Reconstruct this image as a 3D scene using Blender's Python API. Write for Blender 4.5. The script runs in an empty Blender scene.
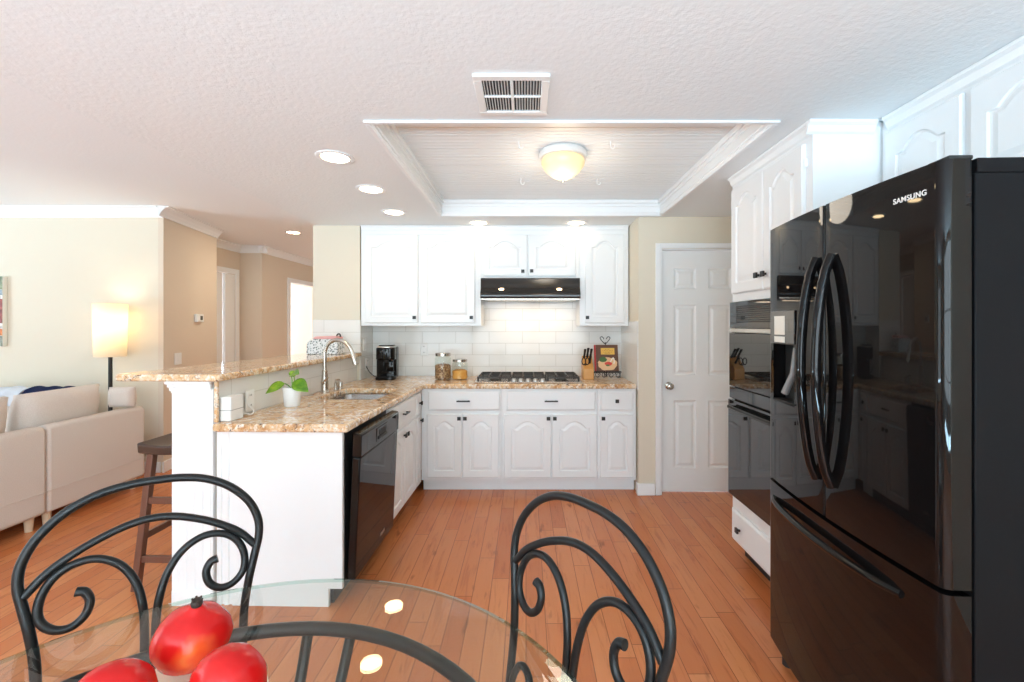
import bpy, bmesh, math, random
from mathutils import Vector, Matrix
random.seed(7)
SC = bpy.context.scene
COL = SC.collection
PI = math.pi

# ------------------------------------------------------------------ camera
CAM_Z = 1.39
cam_d = bpy.data.cameras.new('camera')
cam = bpy.data.objects.new('camera', cam_d)
COL.objects.link(cam)
cam.location = (0, 0, CAM_Z)
cam.rotation_euler = (PI / 2, 0, 0)
cam_d.sensor_width = 36
cam_d.lens = 440 * 36 / 1024
cam_d.shift_x = -14 / 1024
cam_d.shift_y = -16 / 1024
cam_d.clip_start = 0.02
SC.camera = cam

# ------------------------------------------------------------------ world, exposure
SC.view_settings.view_transform = 'Standard'
SC.view_settings.look = 'None'
SC.view_settings.gamma = 1
SC.view_settings.use_curve_mapping = False
SC.view_settings.exposure = 0.21
w = bpy.data.worlds.new('world')
SC.world = w
w.use_nodes = True
bg = w.node_tree.nodes['Background']
bg.inputs['Color'].default_value = (0.93, 0.97, 1.0, 1)
bg.inputs['Strength'].default_value = 1.3
SC.cycles.max_bounces = 12
SC.cycles.diffuse_bounces = 6
SC.cycles.transparent_max_bounces = 16


def area_light(name, loc, rot, sx, sy, power, color):
    d = bpy.data.lights.new(name, 'AREA')
    d.shape = 'RECTANGLE'
    d.size, d.size_y = sx, sy
    d.energy = power
    d.color = color
    o = bpy.data.objects.new(name, d)
    o.location = loc
    o.rotation_euler = rot
    COL.objects.link(o)
    return o


DAY = (0.74, 0.89, 1.0)
FILL_TINT = (0.52, 0.80, 1.0)
# daylight at the dining windows behind the camera and at the living-room windows
area_light('daylight_dining', (-0.6, -3.38, 1.42), (PI / 2 - .06, 0, 0), 4.7, 1.6, 180, DAY)
area_light('daylight_living', (-8.7, .5, 1.25), (0, -PI / 2 - .25, 0), 1.7, 3.6, 58, DAY)
# added bluish fill lights outside, aimed up through the windows to brighten the ceilings
area_light('ceiling_fill_dining', (-0.6, -4.3, 0.0), (PI, 0, 0), 5.4, 1.6, 1450, FILL_TINT)
area_light('ceiling_fill_living', (-9.6, .5, 0.1), (0, -PI / 2 - 1.4, 0), 1.5, 4.2, 1200, FILL_TINT)
area_light('daylight_hall', (-5.2, 7.7, 1.3), (0, -PI / 2, 0), 1.8, 1.4, 85, (.72, .86, 1.0))

# ------------------------------------------------------------------ materials


def mat(name, color, rough=0.5, metal=0.0, spec=0.5, coat=0.0, emit=None, emit_s=0.0):
    m = bpy.data.materials.new(name)
    m.use_nodes = True
    b = m.node_tree.nodes['Principled BSDF']
    b.inputs['Base Color'].default_value = (*color, 1)
    b.inputs['Roughness'].default_value = rough
    b.inputs['Metallic'].default_value = metal
    b.inputs['Specular IOR Level'].default_value = spec
    b.inputs['Coat Weight'].default_value = coat
    b.inputs['Coat Roughness'].default_value = 0.03
    if emit:
        b.inputs['Emission Color'].default_value = (*emit, 1)
        b.inputs['Emission Strength'].default_value = emit_s
    return m


def nodes(m):
    nt = m.node_tree
    return nt, nt.nodes, nt.links, nt.nodes['Principled BSDF']


def obj_coords(nt, order='xyz', scale=(1, 1, 1), offset=(0, 0, 0)):
    """object coordinates re-ordered, e.g. 'xzy' puts x,z in the first two slots"""
    tc = nt.nodes.new('ShaderNodeTexCoord')
    sp = nt.nodes.new('ShaderNodeSeparateXYZ')
    nt.links.new(tc.outputs['Object'], sp.inputs[0])
    cb = nt.nodes.new('ShaderNodeCombineXYZ')
    for i, ch in enumerate(order):
        nt.links.new(sp.outputs['XYZ'.index(ch.upper())], cb.inputs[i])
    mp = nt.nodes.new('ShaderNodeMapping')
    mp.inputs['Scale'].default_value = scale
    mp.inputs['Location'].default_value = offset
    nt.links.new(cb.outputs[0], mp.inputs['Vector'])
    return mp.outputs['Vector']


def add_bump(m, scale, strength, dist=0.002, detail=3, order='xyz', stretch=(1, 1, 1)):
    nt, N, L, b = nodes(m)
    v = obj_coords(nt, order, stretch)
    n = N.new('ShaderNodeTexNoise')
    n.inputs['Scale'].default_value = scale
    n.inputs['Detail'].default_value = detail
    L.new(v, n.inputs['Vector'])
    bp = N.new('ShaderNodeBump')
    bp.inputs['Strength'].default_value = strength
    bp.inputs['Distance'].default_value = dist
    L.new(n.outputs['Fac'], bp.inputs['Height'])
    L.new(bp.outputs['Normal'], b.inputs['Normal'])
    return m


def ramp(N, stops):
    r = N.new('ShaderNodeValToRGB')
    e = r.color_ramp.elements
    while len(e) < len(stops):
        e.new(0.5)
    for i, (p, c) in enumerate(stops):
        e[i].position = p
        e[i].color = (*c, 1)
    return r


def mixc(N, L, fac, a, b, mode='MIX'):
    mx = N.new('ShaderNodeMix')
    mx.data_type = 'RGBA'
    mx.blend_type = mode
    if hasattr(fac, 'is_linked') or not isinstance(fac, (int, float)):
        L.new(fac, mx.inputs['Factor'])
    else:
        mx.inputs['Factor'].default_value = fac
    for sock, val in ((mx.inputs[6], a), (mx.inputs[7], b)):
        if isinstance(val, tuple):
            sock.default_value = (*val, 1)
        else:
            L.new(val, sock)
    return mx.outputs[2]


M = {}
M['ceiling'] = add_bump(mat('ceiling_paint', (0.83, 0.862, 0.868), 0.9, spec=0.2), 60, 0.45, 0.004, 4)
M['living_ceiling'] = add_bump(mat('living_ceiling_paint', (0.85, 0.868, 0.872), 0.9, spec=0.2), 55, 0.2, 0.004, 4)
M['wall'] = add_bump(mat('beige_wall_paint', (0.735, 0.668, 0.545), 0.85, spec=0.25), 90, 0.12, 0.002)
M['hall_wall'] = add_bump(mat('tan_wall_paint', (0.70, 0.60, 0.485), 0.85, spec=0.25), 90, 0.12, 0.002)
M['trim'] = mat('white_trim_paint', (0.845, 0.858, 0.862), 0.35)
M['cab'] = mat('white_cabinet_paint', (0.825, 0.838, 0.843), 0.33)
M['door'] = mat('white_door_paint', (0.83, 0.842, 0.838), 0.4)
M['black'] = mat('black_knob_metal', (0.015, 0.014, 0.014), 0.35, spec=0.5)
M['iron'] = add_bump(mat('wrought_iron', (0.011, 0.0112, 0.0115), 0.31, spec=0.3), 120, 0.12, 0.001)
M['gloss'] = mat('black_gloss', (0.006, 0.005, 0.005), 0.03, spec=0.28)
M['oven_glass'] = mat('black_oven_glass', (0.01, 0.01, 0.01), 0.02, spec=1.0)
M['appl'] = add_bump(mat('black_appliance_side', (0.010, 0.010, 0.011), 0.38, spec=0.05), 420, 0.25, 0.0006)
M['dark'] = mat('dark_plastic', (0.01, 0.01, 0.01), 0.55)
M['hood'] = mat('hood_black_enamel', (0.02, 0.017, 0.015), 0.16, spec=0.6)
M['steel'] = mat('brushed_steel', (0.62, 0.6, 0.57), 0.28, 1.0)
M['sinksteel'] = mat('sink_steel', (0.42, 0.41, 0.40), 0.25, 1.0)
M['nickel'] = mat('brushed_nickel', (0.55, 0.51, 0.46), 0.26, 1.0)
M['chrome'] = mat('chrome', (0.8, 0.8, 0.8), 0.08, 1.0)
M['plastic'] = mat('white_plastic', (0.84, 0.84, 0.82), 0.4)
M['ceramic'] = mat('white_ceramic', (0.86, 0.86, 0.85), 0.12)
M['bamboo'] = mat('knife_block_wood', (0.62, 0.30, 0.08), 0.35)
M['darkwood'] = mat('dark_stool_wood', (0.06, 0.032, 0.022), 0.35)
M['legwood'] = mat('brown_stool_leg_wood', (0.15, 0.06, 0.038), 0.4)
M['palewood'] = mat('pale_sofa_leg', (0.68, 0.52, 0.36), 0.5)
M['grate'] = mat('cooktop_grate_iron', (0.03, 0.024, 0.02), 0.5)
M['cook'] = mat('cooktop_steel', (0.55, 0.47, 0.40), 0.22, 1.0)
M['soil'] = mat('soil', (0.05, 0.03, 0.02), 0.9)
M['bulb'] = mat('can_light_lens', (1, 0.95, 0.85), 0.5, emit=(1.0, 0.74, 0.42), emit_s=27)
M['bulb_dim'] = mat('dim_can_light_lens', (1, 0.95, 0.85), 0.5, emit=(1.0, 0.74, 0.42), emit_s=12)
M['hoodbulb'] = mat('hood_bulb', (1, 0.9, 0.7), 0.4, emit=(1.0, 0.66, 0.36), emit_s=6)
M['vent_dark'] = mat('vent_dark', (0.05, 0.05, 0.05), 0.8)
M['screen'] = mat('display_window', (0.75, 0.73, 0.66), 0.15)
M['lcd'] = mat('thermostat_screen', (0.09, 0.11, 0.1), 0.2)
M['orangefood'] = mat('orange_jar_contents', (0.75, 0.36, 0.08), 0.7)
M['navy'] = add_bump(mat('navy_blanket', (0.018, 0.026, 0.075), 0.9, spec=0.1), 300, 0.4, 0.002)
M['paleblue'] = add_bump(mat('pale_grey_blanket', (0.62, 0.66, 0.72), 0.9, spec=0.1), 260, 0.4, 0.002)
M['cream'] = mat('cream_bowl', (0.80, 0.72, 0.56), 0.35)
M['red_book'] = mat('book_red_spine', (0.45, 0.02, 0.02), 0.4)
M['book'] = mat('book_brown_cover', (0.12, 0.05, 0.025), 0.4)
M['yellow'] = mat('book_label_yellow', (0.75, 0.45, 0.08), 0.5)
M['paper'] = mat('book_pages', (0.8, 0.75, 0.65), 0.8)
M['peach'] = mat('pale_food_dish', (0.72, 0.45, 0.24), 0.5)
M['herb'] = mat('herb_green', (0.05, 0.13, 0.03), 0.6)
M['redfood'] = mat('red_food', (0.6, 0.05, 0.03), 0.5)
M['pink'] = mat('pink_lid', (0.75, 0.38, 0.36), 0.5)
M['logo'] = mat('silver_lettering', (0.85, 0.85, 0.85), 0.3, 0.3)
M['ink'] = mat('label_ink', (0.35, 0.16, 0.03), 0.6)
M['greyplastic'] = mat('grey_plastic', (0.25, 0.25, 0.25), 0.35)
M['lawn'] = mat('patio_concrete', (0.55, 0.53, 0.50), 0.9)
M['stucco'] = mat('stucco', (0.8, 0.76, 0.68), 0.9)


def glass_mat(name, tint=(0.96, 0.985, 0.975), ior=1.5, gl=(1, 1, 1)):
    """clear sheet glass: lets light and shadow rays through, mirrors by Fresnel"""
    m = bpy.data.materials.new(name)
    m.use_nodes = True
    nt = m.node_tree
    nt.nodes.clear()
    out = nt.nodes.new('ShaderNodeOutputMaterial')
    t = nt.nodes.new('ShaderNodeBsdfTransparent')
    t.inputs['Color'].default_value = (*tint, 1)
    g = nt.nodes.new('ShaderNodeBsdfGlossy')
    g.inputs['Roughness'].default_value = 0.0
    g.inputs['Color'].default_value = (*gl, 1)
    lw = nt.nodes.new('ShaderNodeLayerWeight')      # Schlick: f0 + (1 - f0) * facing ** 5
    lw.inputs['Blend'].default_value = 0.5
    pw = nt.nodes.new('ShaderNodeMath')
    pw.operation = 'POWER'
    pw.inputs[1].default_value = 5
    nt.links.new(lw.outputs['Facing'], pw.inputs[0])
    f = nt.nodes.new('ShaderNodeMath')
    f.operation = 'MULTIPLY_ADD'
    f0 = ((ior - 1) / (ior + 1)) ** 2
    f.inputs[1].default_value = 1 - f0
    f.inputs[2].default_value = f0
    nt.links.new(pw.outputs[0], f.inputs[0])
    mx = nt.nodes.new('ShaderNodeMixShader')
    nt.links.new(f.outputs[0], mx.inputs[0])
    nt.links.new(t.outputs[0], mx.inputs[1])
    nt.links.new(g.outputs[0], mx.inputs[2])
    nt.links.new(mx.outputs[0], out.inputs[0])
    return m


M['glass'] = glass_mat('table_glass', (0.93, 0.955, 0.94))
M['glass_edge'] = glass_mat('table_glass_edge', (0.62, 0.78, 0.72))
M['jar'] = glass_mat('jar_glass', (0.93, 0.96, 0.94))
M['pane'] = glass_mat('window_glass', (0.97, 0.98, 0.98))


def wood_floor():
    m = mat('hardwood_floor', (0.5, 0.2, 0.08), 0.24, spec=0.5)
    nt, N, L, b = nodes(m)
    v = obj_coords(nt, 'yxz')
    br = N.new('ShaderNodeTexBrick')
    br.offset = 0.0
    br.inputs['Color1'].default_value = (0, 0, 0, 1)
    br.inputs['Color2'].default_value = (1, 1, 1, 1)
    br.inputs['Mortar'].default_value = (0, 0, 0, 1)
    br.inputs['Scale'].default_value = 1
    br.inputs['Mortar Size'].default_value = 0.0016
    br.inputs['Mortar Smooth'].default_value = 0.2
    br.inputs['Brick Width'].default_value = 0.93
    br.inputs['Row Height'].default_value = 0.092
    # every row of boards starts at its own random point
    sx = N.new('ShaderNodeSeparateXYZ')
    L.new(v, sx.inputs[0])
    dv = N.new('ShaderNodeMath')
    dv.operation = 'DIVIDE'
    dv.inputs[1].default_value = 0.092
    L.new(sx.outputs['Y'], dv.inputs[0])
    fr = N.new('ShaderNodeMath')
    fr.operation = 'FLOOR'
    L.new(dv.outputs[0], fr.inputs[0])
    wn = N.new('ShaderNodeTexWhiteNoise')
    wn.noise_dimensions = '1D'
    L.new(fr.outputs[0], wn.inputs['W'])
    ad = N.new('ShaderNodeMath')
    ad.operation = 'MULTIPLY_ADD'
    ad.inputs[1].default_value = 5.0
    L.new(wn.outputs['Value'], ad.inputs[0])
    L.new(sx.outputs['X'], ad.inputs[2])
    cx = N.new('ShaderNodeCombineXYZ')
    L.new(ad.outputs[0], cx.inputs['X'])
    L.new(sx.outputs['Y'], cx.inputs['Y'])
    L.new(cx.outputs[0], br.inputs['Vector'])
    # grain
    vg = obj_coords(nt, 'yxz', (1.6, 15, 1))
    n1 = N.new('ShaderNodeTexNoise')
    n1.inputs['Scale'].default_value = 2.2
    n1.inputs['Detail'].default_value = 8
    n1.inputs['Roughness'].default_value = 0.65
    n1.inputs['Distortion'].default_value = 0.7
    L.new(vg, n1.inputs['Vector'])
    n2 = N.new('ShaderNodeTexNoise')
    n2.inputs['Scale'].default_value = 2.4
    n2.inputs['Detail'].default_value = 2
    L.new(vg, n2.inputs['Vector'])
    r1 = ramp(N, [(0.0, (0.53, 0.156, 0.048)), (0.45, (0.59, 0.190, 0.064)), (1.0, (0.64, 0.230, 0.084))])
    L.new(br.outputs['Color'], r1.inputs['Fac'])
    r2 = ramp(N, [(0.30, (0.62, 0.52, 0.46)), (0.46, (0.97, 0.95, 0.93)), (0.62, (1.0, 1.0, 1.0)), (0.78, (0.86, 0.78, 0.72))])
    L.new(n1.outputs['Fac'], r2.inputs['Fac'])
    c = mixc(N, L, 0.75, r1.outputs['Color'], r2.outputs['Color'], 'MULTIPLY')
    # rare dark knots
    vk = obj_coords(nt, 'yxz', (1, 3.2, 1))
    nk = N.new('ShaderNodeTexNoise')
    nk.inputs['Scale'].default_value = 4.2
    nk.inputs['Detail'].default_value = 3
    L.new(vk, nk.inputs['Vector'])
    rk = ramp(N, [(0.66, (0, 0, 0)), (0.76, (1, 1, 1))])
    L.new(nk.outputs['Fac'], rk.inputs['Fac'])
    c = mixc(N, L, rk.outputs['Color'], c, (0.26, 0.085, 0.03))
    c2 = mixc(N, L, br.outputs['Fac'], c, (0.2, 0.06, 0.02))
    L.new(c2, b.inputs['Base Color'])
    bp = N.new('ShaderNodeBump')
    bp.inputs['Strength'].default_value = 0.35
    bp.inputs['Distance'].default_value = 0.0015
    ma = N.new('ShaderNodeMath')
    ma.operation = 'MULTIPLY_ADD'
    ma.inputs[1].default_value = -1.0
    L.new(br.outputs['Fac'], ma.inputs[0])
    ma2 = N.new('ShaderNodeMath')
    ma2.operation = 'MULTIPLY'
    ma2.inputs[1].default_value = 0.3
    L.new(n1.outputs['Fac'], ma2.inputs[0])
    L.new(ma2.outputs[0], ma.inputs[2])
    L.new(ma.outputs[0], bp.inputs['Height'])
    L.new(bp.outputs['Normal'], b.inputs['Normal'])
    return m


def granite():
    m = mat('granite', (0.7, 0.5, 0.3), 0.08, spec=0.5)
    nt, N, L, b = nodes(m)
    v = obj_coords(nt)

    def noise(s, d, r=0.6, dist=0.0):
        n = N.new('ShaderNodeTexNoise')
        n.inputs['Scale'].default_value = s
        n.inputs['Detail'].default_value = d
        n.inputs['Roughness'].default_value = r
        n.inputs['Distortion'].default_value = dist
        L.new(v, n.inputs['Vector'])
        return n.outputs['Fac']
    base = ramp(N, [(0.34, (0.45, 0.22, 0.09)), (0.47, (0.66, 0.40, 0.20)), (0.58, (0.78, 0.58, 0.37)), (0.72, (0.86, 0.80, 0.70))])
    L.new(noise(11, 6, 0.65, 1.2), base.inputs['Fac'])
    f2 = ramp(N, [(0.50, (0, 0, 0)), (0.64, (1, 1, 1))])
    L.new(noise(48, 5), f2.inputs['Fac'])
    c = mixc(N, L, f2.outputs['Color'], base.outputs['Color'], (0.86, 0.80, 0.70))
    f3 = ramp(N, [(0.57, (0, 0, 0)), (0.64, (1, 1, 1))])
    L.new(noise(36, 7, 0.7, 0.6), f3.inputs['Fac'])
    c = mixc(N, L, f3.outputs['Color'], c, (0.085, 0.05, 0.04))
    f4 = ramp(N, [(0.60, (0, 0, 0)), (0.68, (1, 1, 1))])
    L.new(noise(95, 4, 0.6), f4.inputs['Fac'])
    c = mixc(N, L, f4.outputs['Color'], c, (0.20, 0.17, 0.16))
    L.new(c, b.inputs['Base Color'])
    return m


def tile(order, ou, ov):
    m = mat('subway_tile_' + order, (0.8, 0.78, 0.74), 0.07, spec=0.28)
    nt, N, L, b = nodes(m)
    v = obj_coords(nt, order, (1, 1, 1), (ou, ov, 0))
    br = N.new('ShaderNodeTexBrick')
    br.inputs['Color1'].default_value = (0.80, 0.785, 0.745, 1)
    br.inputs['Color2'].default_value = (0.835, 0.82, 0.785, 1)
    br.inputs['Mortar'].default_value = (0.62, 0.60, 0.55, 1)
    br.inputs['Scale'].default_value = 1
    br.inputs['Mortar Size'].default_value = 0.0022
    br.inputs['Mortar Smooth'].default_value = 0.1
    br.inputs['Brick Width'].default_value = 0.32
    br.inputs['Row Height'].default_value = 0.1106
    L.new(v, br.inputs['Vector'])
    L.new(br.outputs['Color'], b.inputs['Base Color'])
    n = N.new('ShaderNodeTexNoise')
    n.inputs['Scale'].default_value = 7
    n.inputs['Detail'].default_value = 1
    L.new(v, n.inputs['Vector'])
    ma = N.new('ShaderNodeMath')
    ma.operation = 'MULTIPLY_ADD'
    ma.inputs[1].default_value = -0.5
    L.new(br.outputs['Fac'], ma.inputs[0])
    L.new(n.outputs['Fac'], ma.inputs[2])
    bp = N.new('ShaderNodeBump')
    bp.inputs['Strength'].default_value = 0.25
    bp.inputs['Distance'].default_value = 0.004
    L.new(ma.outputs[0], bp.inputs['Height'])
    L.new(bp.outputs['Normal'], b.inputs['Normal'])
    mr = N.new('ShaderNodeMapRange')
    mr.inputs['To Min'].default_value = 0.07
    mr.inputs['To Max'].default_value = 0.7
    L.new(br.outputs['Fac'], mr.inputs['Value'])
    L.new(mr.outputs[0], b.inputs['Roughness'])
    return m


def fabric(name, c1, c2, scale=240):
    m = mat(name, c1, 0.92, spec=0.15)
    nt, N, L, b = nodes(m)
    v = obj_coords(nt)
    n = N.new('ShaderNodeTexNoise')
    n.inputs['Scale'].default_value = scale
    n.inputs['Detail'].default_value = 3
    L.new(v, n.inputs['Vector'])
    r = ramp(N, [(0.3, c1), (0.7, c2)])
    L.new(n.outputs['Fac'], r.inputs['Fac'])
    L.new(r.outputs['Color'], b.inputs['Base Color'])
    bp = N.new('ShaderNodeBump')
    bp.inputs['Strength'].default_value = 0.3
    bp.inputs['Distance'].default_value = 0.001
    L.new(n.outputs['Fac'], bp.inputs['Height'])
    L.new(bp.outputs['Normal'], b.inputs['Normal'])
    return m


def noisy(name, stops, scale, rough=0.5, detail=4, coat=0.0, order='xyz', stretch=(1, 1, 1), vor=False):
    m = mat(name, stops[0][1], rough, coat=coat)
    nt, N, L, b = nodes(m)
    v = obj_coords(nt, order, stretch)
    if vor:
        n = N.new('ShaderNodeTexVoronoi')
        n.inputs['Scale'].default_value = scale
        L.new(v, n.inputs['Vector'])
        o = n.outputs['Distance']
    else:
        n = N.new('ShaderNodeTexNoise')
        n.inputs['Scale'].default_value = scale
        n.inputs['Detail'].default_value = detail
        L.new(v, n.inputs['Vector'])
        o = n.outputs['Fac']
    r = ramp(N, stops)
    L.new(o, r.inputs['Fac'])
    L.new(r.outputs['Color'], b.inputs['Base Color'])
    return m


M['floor'] = wood_floor()
M['granite'] = granite()
M['tile_xz'] = tile('xzy', 0.514, -0.994 + 0.4424)
M['tile_yz'] = tile('yzx', 0.1, -0.994 + 0.4424)
M['tile_bar'] = tile('yzx', 0.05, -0.905 + 0.1106 * 4)
M['sofa'] = fabric('beige_sofa_linen', (0.60, 0.52, 0.46), (0.70, 0.625, 0.565))
M['cushion'] = fabric('pale_cushion_linen', (0.66, 0.58, 0.52), (0.76, 0.69, 0.63))
M['fruit'] = noisy('red_fruit_skin', [(0.36, (0.50, 0.006, 0.007)), (0.56, (0.62, 0.012, 0.010)), (0.66, (0.72, 0.09, 0.02)), (0.78, (0.80, 0.30, 0.05))], 11, 0.22, 3, coat=0.0)
M['fruit'].node_tree.nodes['Principled BSDF'].inputs['Specular IOR Level'].default_value = 0.35
M['calyx'] = mat('fruit_calyx', (0.03, 0.018, 0.012), 0.8)
M['leaf'] = noisy('plant_leaf', [(0.35, (0.07, 0.20, 0.015)), (0.6, (0.22, 0.40, 0.03)), (0.75, (0.42, 0.50, 0.06))], 22, 0.3)
M['nuts'] = noisy('dried_jar_contents', [(0.0, (0.04, 0.018, 0.01)), (0.4, (0.25, 0.12, 0.05)), (0.8, (0.5, 0.33, 0.18))], 60, 0.7, vor=True)
M['floral'] = noisy('floral_tin', [(0.14, (0.03, 0.03, 0.035)), (0.34, (0.30, 0.36, 0.36)), (0.52, (0.78, 0.80, 0.80))], 62, 0.4, vor=True)
M['artwork'] = None


def shade_mat():
    m = bpy.data.materials.new('lamp_shade_linen')
    m.use_nodes = True
    nt = m.node_tree
    b = nt.nodes['Principled BSDF']
    b.inputs['Base Color'].default_value = (0.86, 0.80, 0.70, 1)
    b.inputs['Roughness'].default_value = 0.9
    tr = nt.nodes.new('ShaderNodeBsdfTranslucent')
    tr.inputs['Color'].default_value = (0.95, 0.86, 0.70, 1)
    mx = nt.nodes.new('ShaderNodeMixShader')
    mx.inputs[0].default_value = 0.55
    out = nt.nodes['Material Output']
    nt.links.new(b.outputs[0], mx.inputs[1])
    nt.links.new(tr.outputs[0], mx.inputs[2])
    nt.links.new(mx.outputs[0], out.inputs[0])
    return m


M['shade'] = shade_mat()
M['amber'] = mat('amber_glass_bowl', (0.9, 0.72, 0.42), 0.3, emit=(1.0, 0.66, 0.28), emit_s=0.35)

# ------------------------------------------------------------------ mesh helpers


def new():
    return bmesh.new()


def box(bm, x0, x1, y0, y1, z0, z1):
    v = [bm.verts.new((x, y, z)) for z in (z0, z1) for y in (y0, y1) for x in (x0, x1)]
    for f in ((0, 2, 3, 1), (4, 5, 7, 6), (0, 1, 5, 4), (2, 6, 7, 3), (0, 4, 6, 2), (1, 3, 7, 5)):
        bm.faces.new([v[i] for i in f])
    return v


def prism(bm, pts, a, b, axis='z'):
    """polygon pts (2D) extruded from a to b along axis; x-axis: pts=(y,z); y-axis: pts=(x,z); z-axis: pts=(x,y)"""
    def P(p, t):
        return {'z': (p[0], p[1], t), 'y': (p[0], t, p[1]), 'x': (t, p[0], p[1])}[axis]
    va = [bm.verts.new(P(p, a)) for p in pts]
    vb = [bm.verts.new(P(p, b)) for p in pts]
    n = len(pts)
    bm.faces.new(va)
    bm.faces.new(list(reversed(vb)))
    for i in range(n):
        bm.faces.new((va[i], vb[i], vb[(i + 1) % n], va[(i + 1) % n]))


def slab_holes(bm, outer, holes, z0, z1):
    edges = []
    for loop in [outer] + holes:
        vs = [bm.verts.new((p[0], p[1], z0)) for p in loop]
        edges += [bm.edges.new((vs[i], vs[(i + 1) % len(vs)])) for i in range(len(vs))]
    r = bmesh.ops.triangle_fill(bm, use_beauty=True, edges=edges)
    faces = [g for g in r['geom'] if isinstance(g, bmesh.types.BMFace)]
    e = bmesh.ops.extrude_face_region(bm, geom=faces)
    vs = [g for g in e['geom'] if isinstance(g, bmesh.types.BMVert)]
    bmesh.ops.translate(bm, verts=vs, vec=(0, 0, z1 - z0))


def spline(pts, n=8, closed=False):
    P = [Vector(p) for p in pts]
    out = []
    m = len(P)
    rng = range(m) if closed else range(m - 1)
    for i in rng:
        p0 = P[(i - 1) % m] if (closed or i > 0) else P[0] * 2 - P[1]
        p1, p2 = P[i], P[(i + 1) % m]
        p3 = P[(i + 2) % m] if (closed or i + 2 < m) else P[-1] * 2 - P[-2]
        for k in range(n):
            t = k / n
            out.append(0.5 * ((2 * p1) + (p2 - p0) * t + (2 * p0 - 5 * p1 + 4 * p2 - p3) * t * t + (3 * p1 - p0 - 3 * p2 + p3) * t ** 3))
    if not closed:
        out.append(P[-1].copy())
    return out


def tube(bm, pts, r, seg=10, closed=False, flat=None, smooth_n=0):
    """r: number or list; flat=(a,b) elliptical cross-section scale"""
    P = spline(pts, smooth_n, closed) if smooth_n else [Vector(p) for p in pts]
    n = len(P)
    R = r if isinstance(r, (list, tuple)) else None

    def rad(i):
        if R is None:
            return r
        t = i / max(1, n - 1) * (len(R) - 1)
        k = min(int(t), len(R) - 2)
        return R[k] + (R[k + 1] - R[k]) * (t - k)
    T = []
    for i in range(n):
        a = P[(i - 1) % n] if (closed or i > 0) else P[i]
        b = P[(i + 1) % n] if (closed or i < n - 1) else P[i]
        d = b - a
        T.append(d.normalized() if d.length > 1e-9 else Vector((0, 0, 1)))
    up = Vector((0, 0, 1)) if abs(T[0].z) < 0.9 else Vector((1, 0, 0))
    N_ = (up - T[0] * up.dot(T[0])).normalized()
    rings = []
    fa, fb = flat or (1, 1)
    for i in range(n):
        if i > 0:
            N_ = (N_ - T[i] * N_.dot(T[i]))
            N_ = N_.normalized() if N_.length > 1e-6 else T[i].orthogonal().normalized()
        B = T[i].cross(N_)
        rr = rad(i)
        rings.append([bm.verts.new(P[i] + N_ * (math.cos(2 * PI * k / seg) * rr * fa) + B * (math.sin(2 * PI * k / seg) * rr * fb)) for k in range(seg)])
    m = n if closed else n - 1
    for i in range(m):
        A, Bq = rings[i], rings[(i + 1) % n]
        for k in range(seg):
            bm.faces.new((A[k], A[(k + 1) % seg], Bq[(k + 1) % seg], Bq[k]))
    if not closed:
        bm.faces.new(list(reversed(rings[0])))
        bm.faces.new(rings[-1])


def lathe(bm, prof, seg=32, c=(0, 0, 0), cap=True):
    """prof: list of (r, z); revolves round z at c"""
    rings = []
    for r, z in prof:
        if r < 1e-6:
            rings.append([bm.verts.new((c[0], c[1], c[2] + z))])
        else:
            rings.append([bm.verts.new((c[0] + r * math.cos(2 * PI * k / seg), c[1] + r * math.sin(2 * PI * k / seg), c[2] + z)) for k in range(seg)])
    for A, B in zip(rings[:-1], rings[1:]):
        for k in range(seg):
            k2 = (k + 1) % seg
            if len(A) == 1 and len(B) == 1:
                continue
            if len(A) == 1:
                bm.faces.new((A[0], B[k2], B[k]))
            elif len(B) == 1:
                bm.faces.new((A[k], A[k2], B[0]))
            else:
                bm.faces.new((A[k], A[k2], B[k2], B[k]))
    if cap:
        for R_, flip in ((rings[0], True), (rings[-1], False)):
            if len(R_) > 1:
                bm.faces.new(list(reversed(R_)) if flip else R_)


def rings_mesh(bm, rings, close_first=True, close_last=True):
    V = [[bm.verts.new(p) for p in r] for r in rings]
    n = len(V[0])
    for A, B in zip(V[:-1], V[1:]):
        for k in range(n):
            bm.faces.new((A[k], A[(k + 1) % n], B[(k + 1) % n], B[k]))
    if close_first:
        bm.faces.new(list(reversed(V[0])))
    if close_last:
        bm.faces.new(V[-1])


def obj(name, bm, m, parent=None, bevel=0.0, seg=2, smooth=False, loc=None, rot=None, sub=0, angle=0.6):
    bmesh.ops.recalc_face_normals(bm, faces=bm.faces)
    me = bpy.data.meshes.new(name)
    if smooth or bevel:
        for f in bm.faces:
            f.smooth = True
        for e in bm.edges:
            if len(e.link_faces) == 2 and e.calc_face_angle(0) > angle:
                e.smooth = False
    bm.to_mesh(me)
    bm.free()
    me.materials.append(m)
    o = bpy.data.objects.new(name, me)
    COL.objects.link(o)
    if parent:
        o.parent = parent
    if loc:
        o.location = loc
    if rot:
        o.rotation_euler = rot
    if bevel:
        b = o.modifiers.new('bevel', 'BEVEL')
        b.width = bevel
        b.segments = seg
        b.limit_method = 'ANGLE'
        b.angle_limit = 0.7
        b.harden_normals = False
    if sub:
        s = o.modifiers.new('sub', 'SUBSURF')
        s.levels = s.render_levels = sub
    return o


def tag(o, label, cat, group=None):
    o['label'] = label
    o['category'] = cat
    if group:
        o['group'] = group
    return o


def thing(name, label, cat, loc=(0, 0, 0), rz=0.0, group=None):
    o = bpy.data.objects.new(name, None)
    o.empty_display_size = 0.05
    COL.objects.link(o)
    o.location = loc
    o.rotation_euler = (0, 0, rz)
    return tag(o, label, cat, group)


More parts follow.
